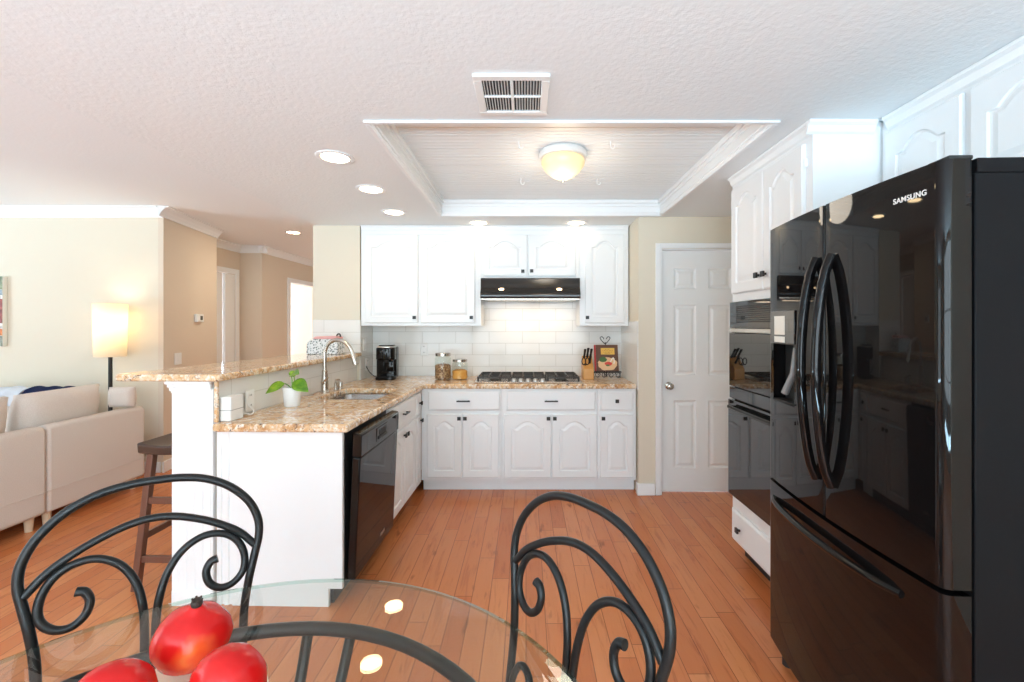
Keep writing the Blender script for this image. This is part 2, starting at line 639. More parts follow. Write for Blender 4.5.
def struct(name, bm, m, parent=None, **k):
    o = obj(name, bm, m, parent, **k)
    if not parent:
        o['kind'] = 'structure'
    return o


def copy_tree(o, parent=None):
    c = o.copy()
    COL.objects.link(c)
    if parent:
        c.parent = parent
    for ch in list(o.children):
        copy_tree(ch, c)
    return c


# peninsula frame: local (lx: + towards the kitchen, ly: + away from the camera)
TH = math.radians(1.3)
OX, OY = -0.835, 3.61


def pen(lx, ly, z=0.0):
    return (OX + lx * math.cos(-TH) - ly * math.sin(-TH), OY + lx * math.sin(-TH) + ly * math.cos(-TH), z)

# ================================================================== ROOM
CZ, LZ, TZ = 2.275, 2.494, 2.392      # kitchen ceiling, living ceiling, tray ceiling
XR = 1.92                              # right wall
YR = -3.2                              # rear wall
WY = 3.60                              # wall with the white door
BY = 4.228                             # back of the cooktop alcove

bm = new(); box(bm, -8.5, XR + .1, YR - .1, 9.0, -0.06, 0.0)
struct('floor', bm, M['floor'])

# kitchen ceiling with the tray opening
TX0, TX1, TY0, TY1 = -0.69, 1.085, 1.909, 3.54
bm = new()
slab_holes(bm, [(-1.87, YR - .1), (XR + .1, YR - .1), (XR + .1, 5.2), (-1.87, 5.2)],
           [[(TX0, TY0), (TX1, TY0), (TX1, TY1), (TX0, TY1)]], CZ, LZ + .06)
struct('ceiling', bm, M['ceiling'])
bm = new(); box(bm, -8.5, -1.872, YR - .1, 9.0, LZ, LZ + .06)
struct('ceiling_living', bm, M['living_ceiling'])
# beadboard in the tray: grooves run left to right
bm = new()
prof = [(TY0, TZ + .03)]
y = TY0
while y < TY1 - .001:
    y2 = min(y + .041, TY1)
    prof += [(y, TZ), (y2 - .008, TZ), (y2 - .006, TZ + .004), (y2 - .004, TZ), (y2 - .002, TZ + .004)]
    y = y2
prof += [(TY1, TZ + .004), (TY1, TZ + .03)]
prism(bm, prof, TX0 + .001, TX1 - .001, 'x')
struct('ceiling_tray', bm, mat('beadboard_paint', (0.79, 0.80, 0.795), 0.35))
# tray mouldings: lip under the opening, flat side band, small crown at the top


def frame_rect(bm, x0, x1, y0, y1, t, z0, z1):
    """rectangular ring, t thick, lying inside x0..x1,y0..y1"""
    box(bm, x0, x1, y0, y0 + t, z0, z1)
    box(bm, x0, x1, y1 - t, y1, z0, z1)
    box(bm, x0, x0 + t, y0 + t, y1 - t, z0, z1)
    box(bm, x1 - t, x1, y0 + t, y1 - t, z0, z1)


bm = new()
frame_rect(bm, TX0 - .014, TX1 + .014, TY0 - .014, TY1 + .014, .024, CZ - .012, CZ - .001)
frame_rect(bm, TX0 + .001, TX1 - .001, TY0 + .001, TY1 - .001, .014, CZ - .006, TZ)
frame_rect(bm, TX0 + .012, TX1 - .012, TY0 + .012, TY1 - .012, .022, TZ - .030, TZ)
frame_rect(bm, TX0 + .012, TX1 - .012, TY0 + .012, TY1 - .012, .010, TZ - .055, TZ - .028)
frame_rect(bm, TX0 + .010, TX1 - .010, TY0 + .010, TY1 - .010, .010, CZ + .010, CZ + .024)
struct('trim_1', bm, M['trim'], bevel=.004)

# walls of the kitchen
bm = new(); box(bm, -1.477, .921, BY, BY + .1, 0, CZ)
wb = struct('wall_back', bm, M['wall'])
bm = new(); box(bm, -1.469, .912, BY - .0075, BY - .0005, .862, 1.84)
struct('tile', bm, M['tile_xz'], wb)
bm = new()
box(bm, .921, 1.095, WY, WY + .1, 0, CZ)
box(bm, 1.815, XR, WY, WY + .1, 0, CZ)
box(bm, 1.095, 1.815, WY, WY + .1, 2.015, CZ)
box(bm, .921, .95, WY + .1, BY + .1, 0, CZ)
wp = struct('wall_pantry', bm, M['wall'])
bm = new(); box(bm, .9125, .9205, WY + .002, BY - .008, .862, 1.42)
struct('tile', bm, M['tile_yz'], wp)
bm = new(); box(bm, XR, XR + .1, YR - .1, WY + .1, 0, CZ)
struct('wall_right', bm, M['wall'])
# stub wall between the bar and the alcove (right side of the pass-through)
SX0, SX1, SY0, SY1 = -1.895, -1.478, 3.915, 8.0
bm = new()
prism(bm, [(SX0, SY0), (SX1, SY0), (SX1, BY + .1), (SX1, SY1), (SX0 + .1, SY1)], 0, CZ, 'z')
prism(bm, [(SX0, 5.19), (SX1, 5.19), (SX1, SY1), (SX0 + .1, SY1)], CZ, LZ, 'z')
wst = struct('wall_pass', bm, M['wall'])
bm = new()
box(bm, SX0, SX1, SY0 - .008, SY0 - .0005, 1.1485, 1.436)
struct('tile', bm, M['tile_xz'], wst)
bm = new(); box(bm, SX1 + .0005, SX1 + .008, SY0 - .008, BY - .008, .862, 1.436)
struct('tile', bm, M['tile_yz'], wst)

# half wall under the bar, white beadboard pilaster at its end
bm = new()
box(bm, -.886, -.680, -1.431, .275, 0, 1.112)
hw = obj('wall_bar', bm, M['wall'])
hw.location = (OX, OY, 0); hw.rotation_euler = (0, 0, -TH); hw['kind'] = 'structure'
bm = new(); box(bm, -.6795, -.672, -1.433, .275, .862, 1.112)
obj('tile', bm, M['tile_bar'], hw)
bm = new()
prof = [(-.888, -1.432)]
x = -.888
while x < -.684:
    x2 = min(x + .0405, -.680)
    prof += [(x, -1.449), (x2 - .009, -1.449), (x2 - .007, -1.4472), (x2 - .005, -1.449), (x2 - .003, -1.449), (x2 - .001, -1.4472)]
    x = x2
prof += [(-.680, -1.432)]
prism(bm, prof, 0.0, 1.075, 'z')
obj('beadboard', bm, M['trim'], hw)
bm = new()   # capital of the pilaster
for (o_, z0, z1) in ((.004, 1.052, 1.062), (.009, 1.062, 1.08), (.015, 1.08, 1.096), (.022, 1.096, 1.1125)):
    box(bm, -.888 - o_, -.684, -1.449 - o_, -1.4325, z0, z1)
obj('capital', bm, M['trim'], hw, bevel=.004)
bm = new(); box(bm, -.886, -.680, -1.455, -1.4495, 0, .075)
obj('plinth', bm, M['trim'], hw, bevel=.002)
bm = new(); box(bm, -.6785, -.662, -1.445, -1.434, .908, 1.112)
obj('edge_strip', bm, M['granite'], hw)

# living room and hall walls
LY = 4.15
WX = -3.42
HX, HY = -3.62, 5.15
bm = new()
box(bm, -8.5, WX - .05, LY, LY + .1, 0, LZ)
struct('wall_living', bm, M['wall'])
bm = new()
prism(bm, [(WX - .0495, LY), (WX, LY), (HX, HY), (-4.03, HY), (-4.03, HY - .1), (HX - .1, HY - .1), (WX - .0495, LY + .102)], 0, LZ, 'z')
wh = struct('wall_hall', bm, M['hall_wall'])
bm = new()
# recessed wall with the closet door, then the jog and the wall on to the bright doorway
box(bm, -4.13, -4.03, HY + .001, 5.22, 0, LZ)
box(bm, -4.13, -4.03, 6.10, 6.2, 0, LZ)
box(bm, -4.13, -4.03, 5.22, 6.10, 2.10, LZ)
box(bm, -4.03, -3.72, 6.2, 6.28, 0, LZ)
box(bm, -3.82, -3.72, 6.28, 6.92, 0, LZ)
box(bm, -3.82, -3.72, 6.92, 7.86, 2.06, LZ)
box(bm, -3.82, -3.72, 7.86, 8.0, 0, LZ)
box(bm, -4.4, -1.4, 8.0, 8.1, 0, LZ)
box(bm, -5.6, -5.5, 6.3, 8.6, 0, LZ)
box(bm, -5.6, -3.84, 8.5, 8.6, 0, LZ)
struct('wall_corridor', bm, M['hall_wall'])
bm = new()
box(bm, -5.499, -5.49, 6.3, 8.5, 0, LZ)
box(bm, -5.49, -3.841, 8.48, 8.499, 0, LZ)
struct('wall_bedroom', bm, M['trim'])
# closet bifold door and casing
bm = new()
box(bm, -4.07, -4.035, 5.23, 5.845, .012, 2.085)
d3 = struct('door_2', bm, M['door'])
bm = new(); box(bm, -4.065, -4.03, 5.895, 6.085, .012, 2.085)
obj('bifold_leaf', bm, M['door'], d3)
bm = new()
box(bm, -4.029, -4.01, 6.085, 6.16, 0, 2.16)
box(bm, -4.029, -4.01, 5.155, 6.085, 2.09, 2.16)
box(bm, -4.029, -4.01, 5.155, 5.225, 0, 2.09)
struct('trim_2', bm, M['trim'], bevel=.004)
bm = new()
box(bm, -3.719, -3.70, 6.85, 6.92, 0, 2.13)
box(bm, -3.719, -3.70, 6.92, 7.86, 2.06, 2.13)
box(bm, -3.719, -3.70, 7.86, 7.93, 0, 2.13)
box(bm, -3.83, -3.715, 6.92, 6.935, 0, 2.06)
struct('trim_3', bm, M['trim'], bevel=.004)


def crown(bm, p, q, nx, ny, z=LZ, s=.09, eq=0.0):
    """crown moulding from p to q along a wall whose outward normal is (nx,ny)"""
    sec = [(0, -s), (.012, -s), (.018, -s * .8), (s * .45, -s * .42), (s * .72, -s * .16), (s * .8, -.012), (s, -.010), (s, 0), (0, 0)]
    d = Vector((q[0] - p[0], q[1] - p[1])).normalized()
    R = []
    for pt, e in ((p, -1), (q, 1)):
        R.append([(pt[0] + nx * (a + .001) + d.x * e * a * eq, pt[1] + ny * (a + .001) + d.y * e * a * eq, z + b - .0005) for a, b in sec])
    rings_mesh(bm, R)


bm = new()
crown(bm, (-8.5, LY), (WX, LY), 0, -1)
a_ = math.atan2(HX - WX, HY - LY)
crown(bm, (WX + .015, LY - .085), (HX, HY), math.cos(a_), -math.sin(a_))
crown(bm, (-4.03, 5.16), (-4.03, 6.2), 1, 0)
crown(bm, (-4.03, 6.2), (-3.72 + .085, 6.2), 0, -1)
crown(bm, (-3.72, 6.115), (-3.72, 8.0), 1, 0)
struct('trim_4', bm, M['trim'])

bm = new()
box(bm, -8.5, WX - .02, LY - .014, LY - .0005, 0, .10)
struct('baseboard_living', bm, M['trim'], bevel=.003)
bm = new()
prism(bm, [(WX + .001, LY - .013), (WX + .015, LY - .012), (HX + .015, HY), (HX + .001, HY)], 0, .10, 'z')
struct('baseboard_hall', bm, M['trim'])
bm = new()
box(bm, .915, 1.052, WY - .016, WY - .0005, 0, .095)
box(bm, .9085, .9205, WY - .016, WY + .045, 0, .095)
struct('baseboard_pantry', bm, M['trim'], bevel=.003)
bm = new()
box(bm, SX0 - .013, SX0 - .0005, 3.7, SY0 + .9, 0, .10)
struct('baseboard_pass', bm, M['trim'])

# rear wall with the dining windows, left wall with the living-room window (behind and beside the camera)
bm = new()
wins = [(-3.0, -1.45), (-1.38, .17), (.24, 1.79)]
Z0, Z1 = .16, 2.22
box(bm, -8.5, XR + .1, YR - .1, YR, 0, Z0)
box(bm, -8.5, XR + .1, YR - .1, YR, Z1, LZ)
xs = [-8.5] + [v for p in wins for v in p] + [XR + .1]
for i in range(0, len(xs), 2):
    box(bm, xs[i], xs[i + 1], YR - .1, YR, Z0, Z1)
struct('wall_rear', bm, M['wall'])


def window(n, c0, c1, fixed, z0, z1, axis):
    bm = new()

    def B(a0, a1, d0, d1, q0, q1):
        if axis == 'x':
            box(bm, a0, a1, fixed + d0, fixed + d1, q0, q1)
        else:
            box(bm, fixed + d0, fixed + d1, a0, a1, q0, q1)
    t = .045
    B(c0, c1, -.06, .012, z0, z0 + t); B(c0, c1, -.06, .012, z1 - t, z1)
    B(c0, c0 + t, -.06, .012, z0 + t, z1 - t); B(c1 - t, c1, -.06, .012, z0 + t, z1 - t)
    m = (c0 + c1) / 2
    B(m - .016, m + .016, -.045, -.01, z0 + t, z1 - t)
    for k in (1, 2):
        zz = z0 + (z1 - z0) * k / 3
        B(c0 + t, c1 - t, -.04, -.015, zz - .01, zz + .01)
    o = struct('window_%d' % n, bm, M['trim'], bevel=.003)
    bm = new()
    if axis == 'x':
        box(bm, c0 + t, c1 - t, fixed - .030, fixed - .026, z0 + t, z1 - t)
    else:
        box(bm, fixed - .030, fixed - .026, c0 + t, c1 - t, z0 + t, z1 - t)
    obj('pane', bm, M['pane'], o)


for i, (a, b) in enumerate(wins):
    window(i + 1, a, b, YR, Z0, Z1, 'x')
bm = new()
box(bm, -8.6, -8.5, YR - .1, -1.3, 0, LZ); box(bm, -8.6, -8.5, 2.3, LY + .1, 0, LZ)
box(bm, -8.6, -8.5, -1.3, 2.3, 0, .3); box(bm, -8.6, -8.5, -1.3, 2.3, 2.25, LZ)
struct('wall_left', bm, M['wall'])
window(4, -1.3, .5, -8.5, .3, 2.25, 'y')
window(5, .5, 2.3, -8.5, .3, 2.25, 'y')

# six-panel door


def panel_rings(bm, x0, x1, z0, z1, y, steps, outline=None):
    """sunken/raised panel: rings at successive insets and depths; returns nothing"""
    cx, cz = (x0 + x1) / 2, (z0 + z1) / 2
    base = outline or [(x0, z0), (x1, z0), (x1, z1), (x0, z1)]
    w_, h_ = x1 - x0, z1 - z0
    R = []
    for ins, dep in steps:
        R.append([(cx + (px - cx) * (1 - 2 * ins / w_), y + dep, cz + (pz - cz) * (1 - 2 * ins / h_)) for px, pz in base])
    return R


bm = new()
DX0, DX1, DZ0, DZ1, DY = 1.118, 1.802, .012, 2.0, WY + .045
cols = [(DX0 + .105, DX0 + .292), (DX1 - .292, DX1 - .105)]
rows = [(.205, .765), (.975, 1.555), (1.69, 1.86)]
xs = [DX0, cols[0][0], cols[0][1], cols[1][0], cols[1][1], DX1]
zs = [DZ0] + [v for r in rows for v in r] + [DZ1]
G = {}
for i, x in enumerate(xs):
    for k, z in enumerate(zs):
        G[i, k] = bm.verts.new((x, DY, z))
for i in range(len(xs) - 1):
    for k in range(len(zs) - 1):
        q = [G[i, k], G[i + 1, k], G[i + 1, k + 1], G[i, k + 1]]
        if i % 2 == 1 and k % 2 == 1:
            R = panel_rings(bm, xs[i], xs[i + 1], zs[k], zs[k + 1], DY, [(.010, .009), (.022, .010), (.042, .002)])
            prev = q
            for r in R:
                vs = [bm.verts.new(p) for p in r]
                for e in range(4):
                    bm.faces.new((prev[e], prev[(e + 1) % 4], vs[(e + 1) % 4], vs[e]))
                prev = vs
            bm.faces.new(prev)
        else:
            bm.faces.new(q)
bv = [bm.verts.new((x, DY + .035, z)) for x, z in ((DX0, DZ0), (DX1, DZ0), (DX1, DZ1), (DX0, DZ1))]
bm.faces.new(list(reversed(bv)))
bm.faces.new([G[i, 0] for i in range(6)] + [bv[1], bv[0]])
bm.faces.new([G[i, len(zs) - 1] for i in range(5, -1, -1)] + [bv[3], bv[2]])
bm.faces.new([G[0, k] for k in range(len(zs) - 1, -1, -1)] + [bv[0], bv[3]])
bm.faces.new([G[5, k] for k in range(len(zs))] + [bv[2], bv[1]])
door1 = struct('door_1', bm, M['door'])
bm = new()
lathe(bm, [(.031, 0), (.031, .004), (.024, .009), (.012, .013), (.011, .030), (.020, .036), (.0265, .046), (.0275, .056), (.022, .066), (.010, .070), (0, .0705)], 28)
o = obj('door_knob', bm, M['nickel'], door1, smooth=True, loc=(DX0 + .062, DY - .001, .888), rot=(PI / 2, 0, 0))
bm = new()
box(bm, 1.058, 1.096, WY - .014, WY - .0005, 0, 2.058)
box(bm, 1.815, 1.853, WY - .014, WY - .0005, 0, 2.058)
box(bm, 1.096, 1.815, WY - .014, WY - .0005, 2.018, 2.058)
box(bm, 1.0955, 1.111, WY - .008, WY + .1, 0, 2.018)
box(bm, 1.808, 1.8145, WY - .008, WY + .1, 0, 2.018)
box(bm, 1.111, 1.808, WY - .008, WY + .1, 2.007, 2.0145)
struct('trim_5', bm, M['trim'], bevel=.003)

# garden seen only through the windows and in reflections
bm = new(); box(bm, -14, 9, -12, YR - .11, -.25, -.15)
struct('ground', bm, M['lawn'])

# ================================================================== CABINETS


def arch_outline(x0, x1, z0, zs, rise, n=22):
    """cathedral arch: flat shoulders, ogee up to a round top"""
    pts = [(x0, z0), (x1, z0), (x1, zs)]
    for i in range(n + 1):
        t = i / n
        x = x1 + (x0 - x1) * t
        u = (t - .13) / .74
        f = 0 if u <= 0 or u >= 1 else (math.sin(PI * u)) ** .9
        if 0 < i < n:
            pts.append((x, zs + rise * f))
    pts.append((x0, zs))
    return pts


def cab_door(parent, x0, x1, z0, z1, knob=None, arch=True, hinge=None, pull=None, mat_=None, marg=None):
    """cabinet door, front to -y, lying on the plane y=0 of its cabinet; knob=(x,z)"""
    w_, h_ = x1 - x0, z1 - z0
    mg = marg or min(.058, w_ * .20)
    T = .019
    bm = new()
    px0, px1, pz0 = x0 + mg, x1 - mg, z0 + mg
    rise = min(.055, (px1 - px0) * .24) if arch else 0
    zs = z1 - mg * 1.0 - rise
    out = arch_outline(px0, px1, pz0, zs, rise) if arch else [(px0, pz0), (px1, pz0), (px1, z1 - mg), (px0, z1 - mg)]
    rect = []
    for i, (x, z) in enumerate(out):
        if i == 0: rect.append((x0, z0))
        elif i == 1: rect.append((x1, z0))
        elif i == 2: rect.append((x1, z1))
        elif i == len(out) - 1: rect.append((x0, z1))
        else: rect.append((x0 + (x - px0) / (px1 - px0) * w_, z1))
    cx, cz = (x0 + x1) / 2, (z0 + z1) / 2

    def sc(pts, ins, y):
        return [(cx + (px - cx) * (1 - 2 * ins / w_), y, cz + (pz - cz) * (1 - 2 * ins / h_)) for px, pz in pts]
    R = [sc(rect, 0, -.0008), sc(rect, 0, -T + .006), sc(rect, .006, -T)]
    pw, ph = px1 - px0, (z1 - mg) - pz0
    pcx, pcz = (px0 + px1) / 2, (pz0 + z1 - mg) / 2

    def sp(ins, y):
        return [(pcx + (px - pcx) * (1 - 2 * ins / pw), y, pcz + (pz - pcz) * (1 - 2 * ins / ph)) for px, pz in out]
    R += [sp(0, -T), sp(.004, -T + .008), sp(.012, -T + .009), sp(min(.034, pw * .2), -T + .0015)]
    rings_mesh(bm, R)
    d = obj('door', bm, mat_ or M['cab'], parent, smooth=True, angle=.25)
    if knob:
        bm = new()
        kx, kz = knob
        box(bm, kx - .006, kx + .006, -T - .016, -T - .0002, kz - .006, kz + .006)
        box(bm, kx - .0145, kx + .0145, -T - .026, -T - .015, kz - .0145, kz + .0145)
        obj('knob', bm, M['black'], d, bevel=.002)
    if hinge:
        for zz in (z0 + h_ * .14, z1 - h_ * .14):
            bm = new()
            tube(bm, [(hinge, -.010, zz - .022), (hinge, -.010, zz + .022)], .0045, 8)
            box(bm, hinge - .006, hinge + .006, -.012, -.0008, zz - .018, zz + .018)
            obj('hinge', bm, M['trim'], d)
    return d


def drawer(parent, x0, x1, z0, z1, pull='bar', px=None):
    T = .019
    bm = new()
    cx, cz, w_, h_ = (x0 + x1) / 2, (z0 + z1) / 2, x1 - x0, z1 - z0
    R = []
    for ins, y in ((0, -.0008), (0, -T + .008), (.004, -T + .004), (.013, -T), ):
        R.append([(x0 + ins, y, z0 + ins), (x1 - ins, y, z0 + ins), (x1 - ins, y, z1 - ins), (x0 + ins, y, z1 - ins)])
    rings_mesh(bm, R)
    d = obj('drawer', bm, M['cab'], parent, smooth=True, angle=.25)
    bm = new()
    hx = px if px is not None else cx
    if pull == 'bar':
        for s in (-1, 1):
            box(bm, hx + s * .04 - .005, hx + s * .04 + .005, -T - .022, -T - .0002, cz - .005, cz + .005)
        prism(bm, [(hx - .056, -T - .026), (hx + .056, -T - .026), (hx + .050, -T - .018), (hx + .02, -T - .020), (hx - .02, -T - .020), (hx - .050, -T - .018)], cz - .006, cz + .006, 'z')
        obj('handle', bm, M['black'], d, bevel=.0015)
    else:
        box(bm, hx - .006, hx + .006, -T - .016, -T - .0002, cz - .006, cz + .006)
        box(bm, hx - .0145, hx + .0145, -T - .026, -T - .015, cz - .0145, cz + .0145)
        obj('knob', bm, M['black'], d, bevel=.002)
    return d


def carcass(parent, x0, x1, depth, z0, z1, toe=0.0, recess=.075):
    bm = new()
    if toe:
        box(bm, x0, x1, 0, depth, toe, z1)
    else:
        box(bm, x0, x1, 0, depth, z0, z1)
    c = obj('carcass', bm, M['cab'], parent, bevel=.0015)
    if toe:
        bm = new(); box(bm, x0, x1, recess, depth - .02, 0.0, toe - .0005)
        obj('toe_kick', bm, M['trim'], parent)
    return c


# ---- base cabinets of the back run (faces towards the camera); local origin at each unit's left front
FY = 3.645
ZB = .8635


def back_unit(name, label, x0, x1):
    return thing(name, label, 'cabinet', (x0, FY, 0), 0, 'base cabinets along the back wall')


U = back_unit('base_cabinet', 'white base cabinet in the corner beside the sink run, one drawer over two arched doors', -.8665, -.2015)
W_ = .665
carcass(U, 0, W_, .56, 0, ZB, .105)
drawer(U, .055, .650, .684, .845)
cab_door(U, .048, .338, .128, .655, (.317, .622), hinge=.044)
cab_door(U, .344, .644, .128, .655, (.366, .622), hinge=.648)
U = back_unit('base_cabinet', 'wide white base cabinet directly under the gas cooktop, one drawer over two arched doors', -.2, .5915)
W_ = .7915
carcass(U, 0, W_, .56, 0, ZB, .105)
drawer(U, .04, .775, .684, .845)
cab_door(U, .018, .407, .128, .655, (.384, .622), hinge=.014)
cab_door(U, .414, .797 - .012, .128, .655, (.437, .622), hinge=.789)
U = back_unit('base_cabinet', 'narrow white base cabinet under the cookbook stand, small drawer over one arched door', .593, .912)
W_ = .318
carcass(U, 0, W_, .56, 0, ZB, .105)
drawer(U, .018, .292, .684, .845, 'knob')
cab_door(U, .018, .296, .128, .655, (.042, .622), hinge=.300)

# ---- upper cabinets over the back run
UY = 3.915


def upper(name, label, x0, x1, z0):
    o = thing(name, label, 'cabinet', (x0, UY, 0), 0, 'upper cabinets along the back wall')
    bm = new(); box(bm, 0, x1 - x0, 0, BY - UY - .009, z0, CZ - .001)
    obj('carcass', bm, M['cab'], o, bevel=.0015)
    bm = new()
    prism(bm, [(-.018, CZ - .002), (-.018, CZ - .012), (-.010, CZ - .018), (-.006, CZ - .034), (-.0005, CZ - .040), (-.0005, CZ - .002)], 0.002, x1 - x0 - .002, 'x')
    obj('crown_molding', bm, M['trim'], o)
    return o


ZD0, ZD1 = 1.408, 2.192
U = upper('wall_cabinet', 'tall white upper cabinet with two arched doors above the coffee maker', -1.467, -.401, 1.383)
cab_door(U, .038, .510, ZD0, ZD1, (.482, ZD0 + .048), hinge=.033)
cab_door(U, .531, 1.015, ZD0, ZD1, (.985, ZD0 + .048), hinge=.526)
U = upper('wall_cabinet', 'short white upper cabinet with two arched doors directly above the range hood', -.400, .4775, 1.802)
cab_door(U, .018, .411, 1.822, ZD1, (.372, 1.822 + .042), hinge=.012)
cab_door(U, .421, .840, 1.822, ZD1, (.450, 1.822 + .045), hinge=.846)
U = upper('wall_cabinet', 'narrow white upper cabinet with one arched door above the cookbook', .4785, .9110, 1.383)
cab_door(U, .045, .392, ZD0, ZD1, (.063, ZD0 + .048), hinge=.398)

# ---- peninsula: sink cabinet, narrow corner unit, end panel
RZP = PI / 2 - TH


def pen_thing(name, label, cat, lx, ly, group=None):
    return thing(name, label, cat, pen(lx, ly), RZP, group)


U = pen_thing('sink_cabinet', 'white cabinet under the sink beside the dishwasher, wide drawer front over two arched doors', 'cabinet', -.035, -.806)
W_ = .646
bm = new()
box(bm, 0, W_, 0, .62, .105, .66); box(bm, 0, W_, 0, .04, .66, ZB); box(bm, 0, .018, .04, .62, .66, ZB); box(bm, W_ - .018, W_, .04, .62, .66, ZB)
obj('carcass', bm, M['cab'], U)
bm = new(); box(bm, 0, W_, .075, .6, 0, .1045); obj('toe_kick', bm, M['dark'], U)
drawer(U, .015, W_ - .02, .684, .845)
cab_door(U, .012, .322, .112, .655, (.298, .612), hinge=.007)
cab_door(U, .330, W_ - .012, .112, .655, (.354, .612), hinge=W_ - .007)
U = pen_thing('corner_cabinet', 'narrow white corner unit between sink cabinet and back run, small drawer and slim door', 'cabinet', -.035, -.158)
W_ = .155
carcass(U, 0, .188, .60, 0, ZB, .105)
drawer(U, .015, W_ - .030, .684, .845, 'knob')
cab_door(U, .015, W_ - .030, .112, .655, (.095, .622), arch=False, marg=.034)

o = thing('end_panel', 'plain white panel closing the end of the peninsula beside the dishwasher', 'panel', pen(0, -1.445), -TH)
bm = new()
prism(bm, [(-.585, 0), (-.105, 0), (-.105, .09), (-.036, .09), (-.036, .864), (-.585, .864)], 0, .02, 'y')
obj('board', bm, M['cab'], o, bevel=.0015)
bm = new()
prof = [(-.670, .02), (-.670, .006), (-.648, .006), (-.644, .011), (-.634, .011), (-.630, .004), (-.612, .004), (-.606, .011), (-.594, .011), (-.590, .003), (-.586, .003), (-.586, .02)]
prism(bm, prof, 0, .864, 'z')
obj('corner_molding', bm, M['cab'], o)

# ---- dishwasher
U = pen_thing('dishwasher', 'black built-in dishwasher with its door slightly ajar beneath the peninsula worktop', 'dishwasher', -.035, -1.423)
W_ = .612
bm = new()
box(bm, .012, W_ - .012, .012, .58, .105, .845); box(bm, .004, W_ - .004, .001, .012, .10, .858)
obj('tub', bm, M['dark'], U)
bm = new(); box(bm, .012, W_ - .012, .06, .5, .0, .104)
obj('kick_plate', bm, M['dark'], U)
TILT = math.radians(2.6)
bm = new(); box(bm, .008, W_ - .008, -.046, -.002, 0.0, .615)
dd = obj('door', bm, M['gloss'], U, bevel=.008, seg=3, loc=(0, -.002, .115), rot=(TILT, 0, 0))
bm = new()
prism(bm, [(-.002, .618), (-.050, .618), (-.048, .725), (-.040, .733), (-.002, .736)], .008, W_ - .008, 'x')
cp = obj('control_panel', bm, M['gloss'], dd, bevel=.004)
bm = new()
box(bm, .215, .395, -.0515, -.0495, .640, .712)
obj('latch_plate', bm, M['gloss'], cp, bevel=.002)
bm = new()
box(bm, .24, .37, -.057, -.0512, .648, .664); box(bm, .255, .355, -.0545, -.0514, .668, .700)
obj('latch', bm, M['dark'], cp, bevel=.0015)
bm = new(); box(bm, .36, .43, -.0475, -.0462, .055, .072)
obj('badge', bm, M['steel'], dd)

# ---- granite worktop (one continuous L) with the sink opening
SKX0, SKX1, SKY0, SKY1 = -.535, -.125, -.745, -.265     # in peninsula coordinates


def rrect(x0, x1, y0, y1, r, n=5):
    out = []
    for cx, cy, a0 in ((x1 - r, y1 - r, 0), (x0 + r, y1 - r, PI / 2), (x0 + r, y0 + r, PI), (x1 - r, y0 + r, 1.5 * PI)):
        for k in range(n + 1):
            a = a0 + PI / 2 * k / n
            out.append((cx + r * math.cos(a), cy + r * math.sin(a)))
    return out


wt = thing('worktop', 'speckled gold granite worktop running round the corner from peninsula to back wall', 'countertop', (0, 0, 0))
bm = new()
outer = [(.909, 3.612), (.909, 4.2195), (-1.4685, 4.2195), (-1.4685, 3.895), pen(-.6715, .270)[:2], pen(-.6715, -1.472)[:2], pen(0, -1.472)[:2], (OX, 3.612)]
hole = [pen(x, y)[:2] for x, y in rrect(SKX0, SKX1, SKY0, SKY1, .05)]
slab_holes(bm, outer, [hole], .8645, .905)
obj('slab', bm, M['granite'], wt, bevel=.011, seg=3)

sk = thing('sink', 'double-bowl stainless steel sink set into the granite peninsula', 'sink', pen(0, 0), -TH)
for (y0, y1) in ((SKY0, -.515), (-.492, SKY1)):
    bm = new()
    R = []
    for ins, z in ((-.016, .8635), (-.002, .8635), (.0, .858), (.012, .72), (.045, .70)):
        R.append([(x, y, z) for x, y in rrect(SKX0 + ins, SKX1 - ins, y0 + ins * (1 if y0 == SKY0 else .4), y1 - ins * (1 if y1 == SKY1 else .4), .05)])
    rings_mesh(bm, R, close_first=False)
    b = obj('bowl', bm, M['sinksteel'], sk, smooth=True, angle=1.2)
    bm = new()
    cx, cy = (SKX0 + SKX1) / 2, (y0 + y1) / 2
    lathe(bm, [(.042, .7005), (.042, .704), (.034, .706), (.028, .7025), (0, .7025)], 24, (cx, cy, 0))
    obj('drain', bm, M['chrome'], b, smooth=True)

# faucet
fx, fy, _ = pen(-.595, -.475)
fc = thing('faucet', 'tall brushed nickel gooseneck faucet behind the sink', 'faucet', (fx, fy, .9055), -TH)
bm = new()
lathe(bm, [(.030, 0), (.030, .006), (.0255, .012), (.024, .03), (.025, .06), (.0225, .10), (.0175, .145), (.0185, .15), (.0185, .158), (.013, .162)], 28)
obj('body', bm, M['nickel'], fc, smooth=True)
bm = new()
pts = [(0, 0, .15), (0, 0, .25), (.003, 0, .300), (.028, 0, .350), (.075, 0, .376), (.130, 0, .368), (.175, 0, .334), (.200, 0, .285)]
tube(bm, pts, .0135, 14, smooth_n=8)
sp_ = obj('spout', bm, M['nickel'], fc, smooth=True)
bm = new()
tube(bm, [(.198, 0, .290), (.207, 0, .262), (.220, 0, .215), (.224, 0, .200)], [.0145, .0175, .0205, .0185], 16)
obj('spray_head', bm, M['nickel'], sp_, smooth=True)
bm = new()
tube(bm, [(0, -.02, .07), (0, -.036, .078)], .011, 12)
tube(bm, [(0, -.036, .078), (.03, -.044, .10), (.052, -.05, .118)], [.008, .007, .006], 10)
obj('lever', bm, M['nickel'], fc, smooth=True)
sx, sy, _ = pen(-.575, -.345)
ds = thing('soap_dispenser', 'short nickel soap pump standing in the worktop behind the sink', 'soap dispenser', (sx, sy, .9055), -TH)
